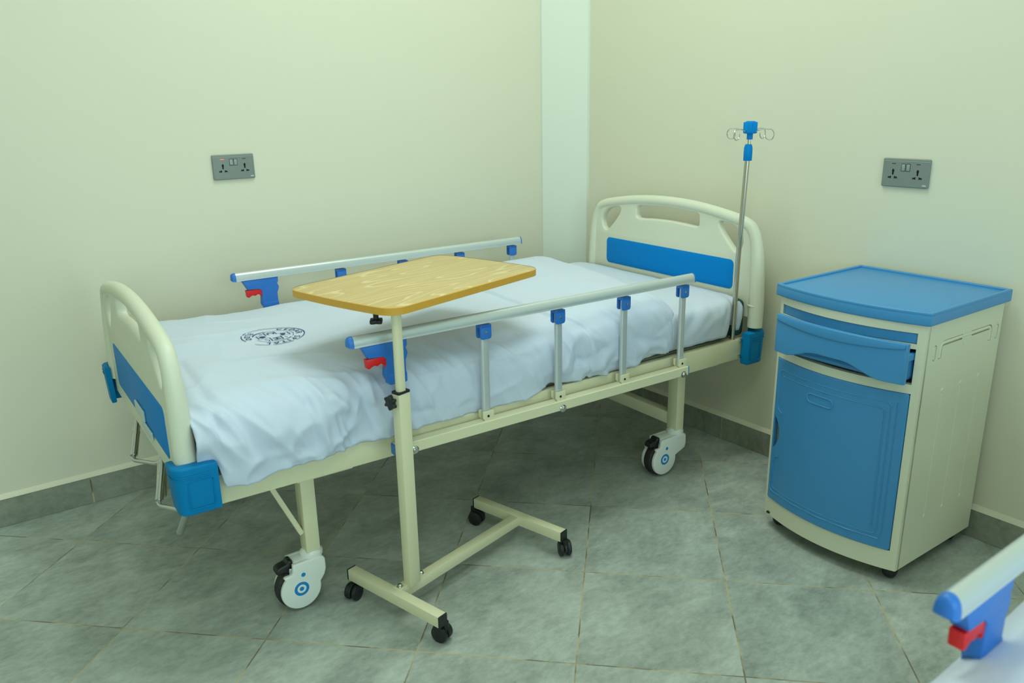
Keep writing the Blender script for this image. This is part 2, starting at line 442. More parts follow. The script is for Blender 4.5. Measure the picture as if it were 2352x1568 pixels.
for x in LEGX:
    for s in (-1, 1): caster(x, s)

# head and foot boards: a fat tube bent over a moulded panel with grip holes, blue inlay
def board(name, xc, yc, ztop, zbot, panel_z, sx, zpost, facing):
    """outline in (y,z); sx = thickness direction sign of the face that carries the inlay"""
    k = ztop - .957
    arch = [(.470, zpost), (.470, .632 + k), (.462, .75 + k), (.449, .83 + k), (.428, .880 + k), (.392, .911 + k), (.31, .930 + k), (.16, .950 + k), (0, .957 + k)]
    arch = arch + [(-y, z) for y, z in arch[-2::-1]]
    # centre line of the tube, thinner along the top than at the posts
    cl = []
    for i_, (y, z) in enumerate(arch):
        a_ = Vector(arch[max(i_ - 1, 0)]); b_ = Vector(arch[min(i_ + 1, len(arch) - 1)]); t_ = (b_ - a_).normalized()
        nn = Vector((t_.y, -t_.x)); 
        if nn.dot(Vector((0, .70)) - Vector((y, z))) < 0: nn = -nn
        rr_ = .0205 + .006 * sst(.90 + k, .66 + k, z) if z < .90 + k else .0205
        cl.append((Vector((y, z)) + nn * rr_, rr_))
    path = smooth_line([(xc, yc + q.x, q.y) for q, _ in cl], 7)
    rad = [v.x for v in smooth_line([Vector((r_, 0, 0)) for _, r_ in cl], 7)]
    bm = bmesh.new()
    tube(bm, path, .02, 20, True, rad)
    out = [(p.y - yc, p.z) for p in path if p.z > zbot + .01]
    out = [(out[0][0], zbot)] + out + [(out[-1][0], zbot)]
    h2 = smooth_poly([(.168, .884 + k), (.158, .908 + k), (.08, .913 + k), (0, .916 + k), (-.08, .913 + k), (-.158, .908 + k), (-.168, .884 + k), (-.160, .860 + k), (-.08, .863 + k), (0, .865 + k), (.08, .863 + k), (.160, .860 + k)], 5)
    h1 = smooth_poly([(.378, .828 + k), (.368, .857 + k), (.340, .880 + k), (.300, .890 + k), (.268, .890 + k), (.268, .872 + k), (.288, .845 + k), (.32, .812 + k), (.347, .790 + k), (.368, .800 + k)], 5)
    h3 = [(-y, z) for y, z in h1]
    flat(bm, [[(yc + y, z) for y, z in q] for q in (out, h1, h2, h3)], .030, .007, Matrix.Translation((xc, 0, 0)) @ Matrix(((0, 0, 1, 0), (1, 0, 0, 0), (0, 1, 0, 0), (0, 0, 0, 1))), 3)
    for s in (-1, 1):                     # post sleeve ring
        if name == 'headboard': lathe(bm, [(.0265, 0), (.0285, .002), (.0285, .006), (.0265, .008)], 24, Matrix.Translation((xc, yc + s * .4405, zpost + .075)), False)
    o = finish(name, bm, M['cream_plastic'], bed, 40)
    bm = bmesh.new()
    p0, p1 = panel_z
    flat(bm, [rrect(yc - .345, yc + .345, p0, p1, .018)], .004, .0012, Matrix.Translation((xc + sx * .0145, 0, 0)) @ Matrix(((0, 0, 1, 0), (1, 0, 0, 0), (0, 1, 0, 0), (0, 0, 0, 1))), 1)
    finish('colour_panel', bm, M['bed_blue'], o, 30, 'bright blue inlay panel')
    return o
hb = board('headboard', -.092, -.035, .957, .56, (.652, .760), -1, .53, -1)
fb = board('footboard', -2.041, .0, .860, .455, (.505, .640), -1, .50, -1)
# a document clip printed shape is not modelled; the foot inlay carries a pale moulded label holder
bm = bmesh.new()
box(bm, -2.064, -2.058, -.16, -.03, .492, .515, .002, 1); box(bm, -2.064, -2.058, -.075, .04, .515, .548, .002, 1)
finish('card_holder', bm, M['card'], fb, 30)

# blue corner caps that hold the boards
def corner_cap(xo, s, x0, x1, z0, z1, dx):
    # one moulded cup in plan: outer cheek, rounded corner, short return across the end
    xe, xi = (x0, x1) if dx < 0 else (x1, x0); d = 1 if dx < 0 else -1
    Yo, Yi, Ye, R_ = .497, .464, .425, .026
    pl = [(xi, Yi), (xi, Yo)]
    for k in range(9):
        a = PI / 2 * k / 8; pl.append((xe + d * (R_ - R_ * math.sin(a)), Yo - R_ + R_ * math.cos(a)))
    pl += [(xe, Ye), (xe + d * .017, Ye), (xe + d * .017, Yi)]
    bm = bmesh.new()
    def taper(b):
        for v in b.verts:
            if v.co.z < 0: v.co.x += d * .006 * max(0., 1 - abs(v.co.x - xe) / .05) ; v.co.y -= s * .003
    flat(bm, [[(x, s * y) for x, y in pl]], z1 - z0, .006, Matrix.Translation((0, 0, (z0 + z1) / 2)), 3, taper)
    for z in (z1 - .016, z1 - .026):
        pts = [(xi - d * .010, s * (Yo + .0001), z)] + [(x, s * (y + .0001), z) for x, y in pl[2:11]] + [(xe - d * .0001, s * (Ye + .02), z)]
        tube(bm, pts, .0013, 6)
    q = rrect(x0 + (.030 if dx < 0 else .014), x1 - (.014 if dx < 0 else .030), z0 + .016, z1 - .034, .006, 3)
    tube(bm, [(a, s * (Yo - .0006), b) for a, b in q + q[:2]], .0014, 6, False)
    return finish('corner_cap', bm, M['bracket_blue'], bed, 40)
for s in (-1, 1):
    corner_cap('foot', s, -2.083, -1.984, .421, .541, -1)
    c = corner_cap('head', s, -.137, -.043, .395, .515, 1)
    for z in (.485, .425):
        bm = bmesh.new()
        lathe(bm, [(.006, 0), (.006, .02), (.011, .02), (.011, .026)], 14, axis_m((-.150, s * .462, z), (1, 0, 0)))
        finish('cap_bolt', bm, M['chrome'], c)

# folding side rail: lower channel, four struts, D-section top bar, release latch
def side_rail(s):
    Y = s * .490
    bm = bmesh.new()
    box(bm, -1.537, -.456, min(s * .478, s * .510), max(s * .478, s * .510), .432, .463, .002, 1)
    ch = finish('side_rail', bm, M['cream_metal'], bed, 30)
    for x in (-1.539, -.4545):
        bm = bmesh.new(); box(bm, x - .0025, x + .0025, min(s * .479, s * .509), max(s * .479, s * .509), .433, .462, .001, 1)
        finish('channel_cap', bm, M['clip_blue'], ch, 30)
    for x in (-1.487, -.990, -.481):
        bm = bmesh.new()
        lathe(bm, [(.0115, 0), (.0115, .002), (.0075, .0035), (.0075, .008), (.006, .009)], 6 * 3, axis_m((x, s * .510, .4395), (0, s, 0)))
        finish('channel_bolt', bm, M['chrome'], ch, 25)
    # top bar
    x0, x1, zc = -1.632, -.441, .758
    prof = [(a * .64, b * .64) for a, b in [(-.019, -.021), (.019, -.021), (.0215, -.015), (.0205, 0), (.0165, .013), (.009, .0215), (0, .024), (-.009, .0215), (-.0165, .013), (-.0205, 0), (-.0215, -.015)]]
    bm = bmesh.new()
    prof = [tuple(v) for v in smooth_poly(prof, 3)]
    R0 = [bm.verts.new((x0, Y + a, zc + b)) for a, b in prof]; R1 = [bm.verts.new((x1, Y + a, zc + b)) for a, b in prof]
    n = len(prof)
    for k in range(n): bm.faces.new((R0[k], R0[(k + 1) % n], R1[(k + 1) % n], R1[k]))
    bm.faces.new(R0); bm.faces.new(R1[::-1])
    finish('top_rail', bm, M['alu'], ch, 50)
    for x, d in ((x0, -1), (x1, 1)):
        bm = bmesh.new(); rings = []
        for t, sc in ((0, 1.03), (.005, 1.03), (.011, .93), (.014, .72)):
            rings.append([bm.verts.new((x + d * t * (1 if d < 0 else .5), Y + a * sc, zc + b * sc)) for a, b in prof])
        for i in range(3):
            for k in range(n): bm.faces.new((rings[i][k], rings[i][(k + 1) % n], rings[i + 1][(k + 1) % n], rings[i + 1][k]))
        bm.faces.new(rings[-1]); bm.faces.new(rings[0])
        finish('end_cap', bm, M['clip_blue'], ch, 50)
    for i in range(4):
        x = -.4805 - i * .2561
        bm = bmesh.new()
        flat(bm, [rrect(-.0125, .0125, -.0065, .0065, .006)], .268, 0, Matrix.Translation((x + .001, Y, .598)))
        finish('rail_strut', bm, M['alu_bar'], ch, 40)
        bm = bmesh.new()                            # blue hinge clip: two cheeks under the bar
        for c in (-.0105, .0105):
            flat(bm, [rrect(x - .0175, x + .0175, .699, .740, .008, 4)], .005, .001, Matrix.Translation((0, Y + c, 0)) @ Matrix.Rotation(PI / 2, 4, 'X'), 1)
        box(bm, x - .0175, x + .0175, Y - .013, Y + .013, .731, .740, .001, 1)
        finish('hinge_clip', bm, M['clip_blue'], ch, 30)
        bm = bmesh.new()
        lathe(bm, [(.0042, 0), (.0042, .0015), (.002, .0018)], 12, axis_m((x, Y + s * .013, .7184), (0, s, 0)))
        finish('hinge_pin', bm, M['chrome'], ch)
        bm = bmesh.new()                            # cream bracket on the channel
        for c in (-.0105, .0105):
            flat(bm, [[(x - .017, .470), (x - .011, .463), (x + .019, .463), (x + .019, .490), (x - .017, .490)]], .004, .0008, Matrix.Translation((0, Y + c, 0)) @ Matrix.Rotation(PI / 2, 4, 'X'), 1)
        finish('strut_bracket', bm, M['cream_metal'], ch, 30)
        bm = bmesh.new()
        lathe(bm, [(.0036, 0), (.0036, .0015), (.002, .0018)], 12, axis_m((x, Y + s * .0125, .475), (0, s, 0)))
        finish('bracket_rivet', bm, M['black'], ch)
    # release latch (blue grip with red trigger) near the foot end
    bm = bmesh.new()
    body = [(-1.613, .744), (-1.488, .744), (-1.488, .728), (-1.492, .722), (-1.487, .710), (-1.490, .698), (-1.494, .690), (-1.494, .640), (-1.505, .631), (-1.532, .631), (-1.549, .645), (-1.552, .655), (-1.548, .700), (-1.556, .709), (-1.596, .711)]
    flat(bm, [body], .024, .002, Matrix.Translation((0, Y, 0)) @ Matrix.Rotation(PI / 2, 4, 'X'), 1)
    flat(bm, [rrect(-1.519, -1.500, .455, .64, .004)], .014, .002, Matrix.Translation((0, Y, 0)) @ Matrix.Rotation(PI / 2, 4, 'X'), 1)
    flat(bm, [rrect(-1.545, -1.492, .630, .660, .006)], .026, .003, Matrix.Translation((0, Y, 0)) @ Matrix.Rotation(PI / 2, 4, 'X'), 1)
    finish('release_latch', bm, M['clip_blue'], ch, 35)
    bm = bmesh.new()
    trig = [(-1.602, .709), (-1.556, .710), (-1.545, .704), (-1.5445, .676), (-1.549, .675), (-1.553, .687), (-1.562, .691), (-1.572, .686), (-1.580, .689), (-1.588, .686), (-1.594, .682), (-1.600, .685)]
    flat(bm, [trig], .020, .003, Matrix.Translation((0, Y, 0)) @ Matrix.Rotation(PI / 2, 4, 'X'), 1)
    finish('release_trigger', bm, M['red'], ch, 35, 'red finger trigger')
    bm = bmesh.new(); lathe(bm, [(.0045, 0), (.0045, .0015), (.002, .0018)], 12, axis_m((-1.503, Y + s * .012, .713), (0, s, 0)))
    finish('latch_pin', bm, M['chrome'], ch)
    return ch
rail_near = side_rail(-1); rail_far = side_rail(1)

# folded chrome winding handles hanging below the foot end
def crank(y):
    bm = bmesh.new()
    top = Vector((-2.042, y, .432)); bot = Vector((-2.078, y - .078, .352))
    d = (bot - top)
    tube(bm, [top, top + d * .34], .0094, 14); tube(bm, [top + d * .36, top + d * .98], .0104, 14)
    tube(bm, [top + d * .34, top + d * .37], .0108, 14)
    path = arc_path([top + d * .1 + Vector((-.006, .006, 0)), bot + Vector((-.004, .004, -.012)), Vector((-2.036, y - .20, .362)), Vector((-1.99, y - .22, .400))], .02)
    tube(bm, path, .0062, 12)
    o = finish('crank_handle', bm, M['chrome'], bed, 40)
    bm = bmesh.new(); tube(bm, [top + Vector((.004, .004, .014)), top], .0075, 10)
    finish('crank_joint', bm, M['black'], o)
crank(.195); crank(-.145)
bm = bmesh.new()
tube(bm, [(-2.040, -.13, .415), (-2.062, -.192, .348)], .0085, 14)
finish('support_tube', bm, M['chrome'], bed)
bm = bmesh.new()
tube(bm, [(-2.034, -.38, .400), (-2.055, -.314, .298)], .009, 14)
finish('support_tube', bm, M['chrome'], bed)

# ------------------------------------------------------------------ mattress, sheet, duvet
def seg_dist(p, a, b):
    ab = b - a; t = max(0., min(1., (p - a).dot(ab) / max(ab.length_squared, 1e-9)))
    return (p - (a + ab * t)).length
def folds(p, F):
    d = 0.
    for a, b, amp, w in F:
        q = seg_dist(p, a, b)
        if q < 3 * w: d += amp * math.exp(-(q / w) ** 2)
    return d
DUVET_F = [((-1.6,-0.427,0.675),(-1.59,-0.472,0.632),0.006,0.01),((-1.59,-0.472,0.632),(-1.58,-0.472,0.584),0.006,0.01),((-1.567,-0.472,0.68),(-1.537,-0.472,0.611),0.006,0.01),((-1.738,-0.472,0.69),(-1.656,-0.472,0.64),-0.006,0.012),((-1.749,-0.472,0.67),(-1.684,-0.472,0.621),0.006,0.012),((-1.684,-0.472,0.621),(-1.648,-0.472,0.576),0.006,0.012),((-1.769,-0.472,0.684),(-1.705,-0.472,0.635),-0.005,0.012),((-1.753,-0.472,0.624),(-1.746,-0.472,0.561),-0.007,0.012),((-1.746,-0.472,0.561),(-1.747,-0.472,0.525),-0.007,0.012),((-1.715,-0.472,0.631),(-1.661,-0.472,0.586),0.006,0.012),((-1.661,-0.472,0.586),(-1.677,-0.472,0.507),0.006,0.012),((-1.714,-0.472,0.572),(-1.709,-0.472,0.518),-0.006,0.01),((-1.672,-0.472,0.569),(-1.687,-0.472,0.509),-0.005,0.01),((-1.606,-0.472,0.609),(-1.575,-0.472,0.518),-0.008,0.014),((-1.814,-0.472,0.536),(-1.782,-0.472,0.515),-0.012,0.012),((-1.782,-0.472,0.515),(-1.751,-0.472,0.51),-0.012,0.012),((-1.908,-0.472,0.567),(-1.866,-0.472,0.528),-0.011,0.014),((-1.866,-0.472,0.528),(-1.832,-0.472,0.506),-0.011,0.014),((-1.964,-0.472,0.667),(-1.934,-0.472,0.543),0.007,0.012),((-2.047,-0.472,0.562),(-2.012,-0.472,0.58),0.008,0.02),((-2.012,-0.472,0.58),(-1.974,-0.472,0.579),0.008,0.02),((-1.974,-0.472,0.579),(-1.938,-0.472,0.551),0.008,0.02),((-1.96,-0.097,0.675),(-1.974,-0.412,0.675),-0.006,0.016),((-1.879,-0.378,0.675),(-1.84,-0.472,0.656),0.004,0.02),((-1.84,-0.472,0.656),(-1.799,-0.472,0.628),0.004,0.02),((-1.637,-0.472,0.678),(-1.599,-0.472,0.614),-0.005,0.012),((-1.858,-0.472,0.629),(-1.819,-0.472,0.573),0.005,0.02),((-1.819,-0.472,0.573),(-1.791,-0.472,0.55),0.005,0.02),((-1.849,-0.472,0.571),(-1.814,-0.472,0.539),0.008,0.016),((-1.367,-0.287,0.675),(-1.344,-0.472,0.66),0.005,0.014),((-1.33,-0.285,0.675),(-1.313,-0.472,0.672),-0.005,0.012),((-1.414,-0.33,0.675),(-1.375,-0.472,0.639),-0.005,0.014),((-1.414,-0.405,0.675),(-1.286,-0.472,0.593),0.004,0.02),((-1.209,-0.472,0.689),(-1.135,-0.472,0.619),0.005,0.016),((-1.189,-0.472,0.667),(-1.033,-0.472,0.618),-0.004,0.014),((-1.112,-0.358,0.675),(-1.078,-0.472,0.67),0.004,0.012),((-1.146,-0.472,0.602),(-1.05,-0.472,0.607),-0.004,0.012),((-0.919,-0.472,0.652),(-0.9,-0.472,0.563),-0.006,0.014),((-0.9,-0.472,0.563),(-0.913,-0.472,0.524),-0.006,0.014),((-0.864,-0.472,0.647),(-0.85,-0.472,0.563),0.004,0.02),((-0.862,-0.472,0.519),(-0.745,-0.472,0.542),0.005,0.012),((-0.9,-0.472,0.552),(-0.773,-0.472,0.59),-0.004,0.012),((-0.798,-0.472,0.521),(-0.732,-0.472,0.561),-0.006,0.01),((-0.837,-0.472,0.519),(-0.74,-0.472,0.594),0.004,0.012),((-0.679,-0.472,0.593),(-0.522,-0.472,0.559),-0.004,0.014),((-0.671,-0.472,0.549),(-0.536,-0.472,0.545),0.005,0.014),((-0.64,-0.472,0.639),(-0.524,-0.472,0.598),0.003,0.016),((-0.568,-0.472,0.6),(-0.511,-0.472,0.623),-0.005,0.01),((-1.473,-0.472,0.525),(-1.4,-0.472,0.521),-0.004,0.012),((-1.401,-0.472,0.507),(-1.257,-0.472,0.511),-0.003,0.012)]
DUVET_F = [(Vector(a), Vector(b), k, w) for a, b, k, w in DUVET_F]
SHEET_F = [((-0.144,-0.403,0.65),(-0.275,-0.468,0.588),0.004,0.014),((-0.275,-0.468,0.588),(-0.354,-0.468,0.533),0.004,0.014),((-0.247,-0.468,0.617),(-0.313,-0.468,0.534),-0.004,0.012),((-0.319,-0.468,0.621),(-0.39,-0.468,0.544),0.004,0.014),((-0.378,-0.468,0.622),(-0.431,-0.468,0.556),-0.003,0.014),((-0.212,-0.468,0.638),(-0.235,-0.468,0.546),-0.005,0.012),((-0.154,-0.468,0.62),(-0.172,-0.468,0.544),0.005,0.01),((-0.178,0.15,0.65),(-0.296,-0.049,0.65),0.003,0.012)]
SHEET_F = [(Vector(a), Vector(b), k, w) for a, b, k, w in SHEET_F]

bm = bmesh.new(); box(bm, -1.985, -.1085, -.450, .440, .492, .630, .022, 4)
for x in (-.60, -.25, -.22, -.20, -.18, -.166, -.15, -.135):    # side pulled in over the rail struts, dented by the infusion pole
    bmesh.ops.bisect_plane(bm, geom=bm.verts[:] + bm.edges[:] + bm.faces[:], plane_co=(x, 0, 0), plane_no=(1, 0, 0))
for v in bm.verts:
    if v.co.y < -.38: v.co.y += .020 * (1 - sst(-.60, -.25, v.co.x)) + .022 * math.exp(-((v.co.x + .166) / .026) ** 2)
mattress = finish('mattress', bm, M['vinyl']); mattress.matrix_world = BED_M
tag(mattress, 'dark green vinyl mattress, one corner showing beside the headboard of the bed by the wall', 'mattress', 'mattresses')

def section(yn, yf, zb_n, zb_f, zt, n, tuck, pw=5.2):
    """half superellipse from far hem over the top to near hem, evenly resampled"""
    P = []; K = 240; e = 2 / pw
    for i in range(K + 1):
        th = PI * i / K; c, s_ = math.cos(th), math.sin(th)
        zb = zb_f if c > 0 else zb_n
        y = (yf if c > 0 else -yn) * abs(c) ** e; z = zb + (zt - zb) * abs(s_) ** e
        if c < 0: y += tuck * max(0., 1 - (z - zb) / .05) ** 2
        P.append((y, z))
    L = [0.]
    for i in range(K): L.append(L[-1] + math.hypot(P[i + 1][0] - P[i][0], P[i + 1][1] - P[i][1]))
    out = []; j = 0
    for k in range(n + 1):
        # denser sampling on the near half
        u = k / n; u = u * .82 + .18 * (u * u * (3 - 2 * u)) if False else u
        t = L[-1] * u
        while j < K - 1 and L[j + 1] < t: j += 1
        f = (t - L[j]) / max(L[j + 1] - L[j], 1e-9)
        out.append((P[j][0] + (P[j + 1][0] - P[j][0]) * f, P[j][1] + (P[j + 1][1] - P[j][1]) * f))
    return out

def grid_cloth(name, NX, NV, row, disp, m, thick):
    G = []
    for i in range(NX + 1): G.append([Vector(p) for p in row(i / NX)])
    D = []
    for i in range(NX + 1):
        r = []
        for k in range(NV + 1):
            a = G[min(i + 1, NX)][k] - G[max(i - 1, 0)][k]; b = G[i][min(k + 1, NV)] - G[i][max(k - 1, 0)]
            nrm = a.cross(b)
            nrm = -nrm.normalized() if nrm.length > 1e-9 else Vector((0, 0, 1))
            p = G[i][k]; r.append(disp(p, nrm, i / NX, k / NV))
        D.append(r)
    bm = bmesh.new()
    V = [[bm.verts.new(p) for p in r] for r in D]
    for i in range(NX):
        for k in range(NV): bm.faces.new((V[i][k], V[i][k + 1], V[i + 1][k + 1], V[i + 1][k]))
    for f in bm.faces: f.smooth = True
    me = bpy.data.meshes.new(name); bm.normal_update(); bm.to_mesh(me)
    me.shade_smooth(); me.materials.append(m)
    o = bpy.data.objects.new(name, me); C.objects.link(o)
    if thick:
        md = o.modifiers.new('thickness', 'SOLIDIFY'); md.thickness = thick; md.offset = -1 if True else 0
    return o, bm

# fitted sheet over the head part of the mattress
def sheet_row(u):
    x = -.80 + u * (.80 - .124)
    near_end = sst(-.20, -.124, x)
    drop = .012 * near_end ** 2
    zb_n = .507 + .004 * noise.noise(Vector((x * 14, 2, 0))) + .010 * near_end * near_end
    S = section(.466 - .004 * near_end - .030 * math.exp(-((x + .166) / .030) ** 2), .462, zb_n, .51, .648 - drop, 110, .012, 10)
    return [(x - .012 * sst(-.36, -.46, y) * near_end, y, z) for y, z in S]
def sheet_disp(p, n, u, v):
    d = folds(p, SHEET_F) * (1 - math.exp(-((p.x + .166) / .03) ** 2)) + .0022 * noise.noise(Vector((p.x * 9, p.y * 6, p.z * 10))) + .0012 * noise.noise(Vector((p.x * 25 + p.z * 20, p.y * 22, p.z * 12)))
    if p.y < -.42: d += .003 * noise.noise(Vector(((p.x - p.z * .9) * 26, 0, p.z * 5)))
    return p + n * d
sheet, sb = grid_cloth('bed_sheet', 90, 110, sheet_row, sheet_disp, M['sheet'], .003); sb.free()
sheet.matrix_world = BED_M
tag(sheet, 'white cotton sheet stretched over the head end of the bed by the wall', 'sheet', 'bed sheets')

BARS = [-.4805 - i * .2561 for i in range(4)]
def duvet_row(u):
    NVV = 220
    x = -2.022 + u * (2.022 - .40)              # nominal; the head end is slanted afterwards
    foot = sst(-2.022, -1.93, x); zt = .676 + .006 * math.sin(x * 5)
    zt += -.030 * (1 - foot) ** 2
    head = max(0., (x + .49) / .09); 
    fold = sst(-.925, -.895, x)
    zt += .036 * sst(-.90, -.62, x)
    hn = .497 + .006 * noise.noise(Vector((x * 6, 5, 1))) + .003 * noise.noise(Vector((x * 22, 5, 1)))
    hn += .012 * math.exp(-((x + .995) / .03) ** 2) + .02 * sst(-.62, -.48, x)
    hn -= .012 * sst(-1.80, -1.92, x) + .020 * sst(-1.0, -1.10, x)
    hn += (.537 - hn) * sst(-1.966, -1.990, x)      # rides up over the corner cap
    zm = .652
    if head > 0:
        h = math.sqrt(max(0., 1 - min(1, head) ** 2)); zt = zm + (zt - zm) * h
    # the quilt swells out between the struts and is pressed in at each one
    b = .470
    for bx in BARS[1:] + [-1.515]: b -= .004 * math.exp(-((x - bx) / .035) ** 2)
    b += .006 * foot * sst(-1.2, -1.75, x) + .012 * sst(-1.55, -1.75, x) * foot + .016 * sst(-1.84, -1.97, x)
    b -= .006 * max(0, min(1, head))
    S = section(b, .478 + .022 * foot * sst(-.9, -1.2, x), hn, .50, zt, NVV, .016 - .011 * sst(-1.0, -1.10, x))
    out = []
    for y, z in S:
        sl = .145 * (y + .45) / .9 if u > .6 else 0
        sl *= sst(-1.0, -.42, x)
        lean = -.085 * sst(-.75, -.42, x)
        out.append((x + sl + lean, y, z))
    return out
def crease(v, k=2.2):
    return (1 - min(1., abs(v) * 1.6)) ** k
def duvet_disp(p, n, u, v):
    side = sst(-.34, -.45, p.y)
    d = folds(p, DUVET_F) * 1.15
    d += .007 * noise.noise(Vector((p.x * 3.2, p.y * 3.2, p.z * 3)))
    d += .0028 * noise.noise(Vector((p.x * 9, p.y * 8, p.z * 8 + 4)))
    # creases: sharp ridges, running down the near side and fanning over the crown
    w = noise.noise_vector(Vector((p.x * 4, p.y * 4, p.z * 4))) * .05
    s1 = p.x + w.x + (p.z - .6) * .55 + p.y * .25; s2 = p.z + w.z - p.y * .6
    calm = .45 + .55 * max(sst(-1.38, -1.5, p.x), sst(-.98, -.9, p.x) * .75)
    c1 = crease(noise.noise(Vector((s1 * 13, s2 * 3.2, 2.1)))); c2 = crease(noise.noise(Vector((s1 * 24 + 5, s2 * 6, 7.3)))); c3 = crease(noise.noise(Vector((s1 * 9 - s2 * 12, s2 * 9 + s1 * 5, 4.4))))
    d += side * calm * (.0145 * (c1 - .35) + .0070 * (c2 - .35) + .0100 * (c3 - .35))
    fl = crease(noise.noise(Vector((p.x * 2.6 + p.y * 1.9 + w.x, p.y * 5 - p.x * 1.5, 7.7))), 6)
    d += (1 - side) * .0045 * fl * (.35 + .65 * sst(-1.5, -1.8, p.x))
    d += (1 - side) * .0020 * crease(noise.noise(Vector((p.x * 9 + p.y * 4, p.y * 7, 1.7))), 3) * (1 - .7 * sst(-1.62, -1.5, -abs(p.x + .1)))
    # edge of the turned-down top part
    wob = .010 * noise.noise(Vector((p.y * 5, 3, 1))) + .005 * noise.noise(Vector((p.y * 17, 3, 1)))
    e = p.x + .905 + wob - .05 * side
    d += .007 * sst(-.002, .002, e) - .003 * math.exp(-((e + .004) / .004) ** 2)
    q = p + n * d
    lim = -.4805
    if q.y < -.447 and q.z < .62 and q.y > -.455: q.y = -.455
    if q.y < lim and q.x > -1.58:
        near_bar = max([math.exp(-((q.x - bx) / .03) ** 2) for bx in BARS + [-1.515]])
        q.y = lim + (q.y - lim) * (1 - near_bar) * .5
    return q
duvet, db = grid_cloth('duvet', 400, 220, duvet_row, duvet_disp, M['cloth'], .006)
duvet.matrix_world = BED_M
tag(duvet, 'white duvet with a navy round hospital print spread over the bed by the wall', 'duvet', 'duvets')
dtree = BVHTree.FromBMesh(db); db.free()

# printed emblem: rings, cross, letters; up = towards the head of the bed
def ribbon(bm, pts, w):
    P = [Vector(p) for p in pts]; L = []; R = []
    for i, p in enumerate(P):
        t = (P[min(i + 1, len(P) - 1)] - P[max(i - 1, 0)]).normalized(); nn = Vector((-t.y, t.x))
        ww = w[i] if isinstance(w, (list, tuple)) else w
        L.append(bm.verts.new((p + nn * ww / 2).to_3d())); R.append(bm.verts.new((p - nn * ww / 2).to_3d()))
    for i in range(len(P) - 1): bm.faces.new((L[i], R[i], R[i + 1], L[i + 1]))
def arc(r, a0, a1, n=40): return [(r * math.sin(math.radians(a0 + (a1 - a0) * k / n)), r * math.cos(math.radians(a0 + (a1 - a0) * k / n))) for k in range(n + 1)]
em = bmesh.new()
RO, RI = .108, .070
ribbon(em, arc(RO, -128, 62, 80), [.0016 + .0022 * abs(math.sin(k / 80 * 3.0)) for k in range(81)])
ribbon(em, arc(RO, 68, 108, 30), .0034); ribbon(em, arc(RO, 114, 142, 30), .0026); ribbon(em, arc(RO, 165, 205, 30), .003); ribbon(em, arc(RO, -146, -132, 20), .003)
ribbon(em, arc(RI, -160, -96, 30), .0042); ribbon(em, arc(RI, -96, 36, 60), .0018); ribbon(em, arc(RI, 46, 104, 30), .003); ribbon(em, arc(RI, 110, 158, 30), .002)
a = .019; A = .056                               # outlined cross
cr = [(-a, A), (a, A), (a, a), (A, a), (A, -a), (a, -a), (a, -A), (-a, -A), (-a, -a), (-A, -a), (-A, a), (-a, a), (-a, A)]
for i in range(12): ribbon(em, [cr[i], cr[i + 1]], .0020 if i % 2 else .0030)
def put(text, size, x, y, rot, sx=1.):
    b = glyphs(text, size)
    bmesh.ops.transform(b, matrix=Matrix.Translation((x, y, 0)) @ Matrix.Rotation(rot, 4, 'Z') @ Matrix.Diagonal((sx, 1, 1, 1)), verts=b.verts[:]); merge(em, b)
rm = (RO + RI) / 2
for ch, ang in zip('CEDAR', (-58, -41, -24, -6, 12)): put(ch, .030, rm * math.sin(math.radians(ang)), rm * math.cos(math.radians(ang)), -math.radians(ang))
for ch, ang in zip('SPITAL', (43, 58, 72, 85, 101, 118)): put(ch, .029, rm * math.sin(math.radians(ang)), rm * math.cos(math.radians(ang)), -math.radians(ang))
for ch, ang in zip('ELDO', (-133, -148, -165, -183)): put(ch, .028, rm * math.sin(math.radians(ang)), rm * math.cos(math.radians(ang)), -math.radians(ang) + PI)
put('C', .036, -.038, 0, 0); put('H', .036, .038, 0, 0)
f = [em.verts.new((.010 * math.sin(t) * (1 if math.cos(t) < 0 else (1 - .75 * math.cos(t))), -.037 + .013 * math.cos(t) , 0)) for t in [2 * PI * k / 20 for k in range(20)]]; em.faces.new(f)
f = [em.verts.new((x, y, 0)) for x, y in ((-.014, .028), (.014, .028), (.008, .040), (.002, .036), (-.004, .046))]; em.faces.new(f)
ribbon(em, [(-.052, -.034), (-.040, -.026), (-.034, -.040)], .003); ribbon(em, [(.030, -.040), (.042, -.028), (.054, -.030)], .003); ribbon(em, [(.034, .030), (.048, .036)], .0026)
bmesh.ops.triangulate(em, faces=em.faces[:])
for _ in range(2):
    long = [e for e in em.edges if e.calc_length() > .006]
    if long: bmesh.ops.subdivide_edges(em, edges=long, cuts=1)
bmesh.ops.triangulate(em, faces=em.faces[:])
EC = Vector((-1.673, .000)); 
for v in em.verts:
    x, y = v.co.x, v.co.y
    bx_, by_ = EC.x + y * .83, EC.y - x * .83
    h = dtree.ray_cast(Vector((bx_, by_, 1.2)), Vector((0, 0, -1)))
    v.co = Vector((bx_, by_, (h[0].z if h[0] else .67) + .0020))
finish('printed_emblem', em, M['ink'], duvet, 0, 'navy blue round hospital emblem print')

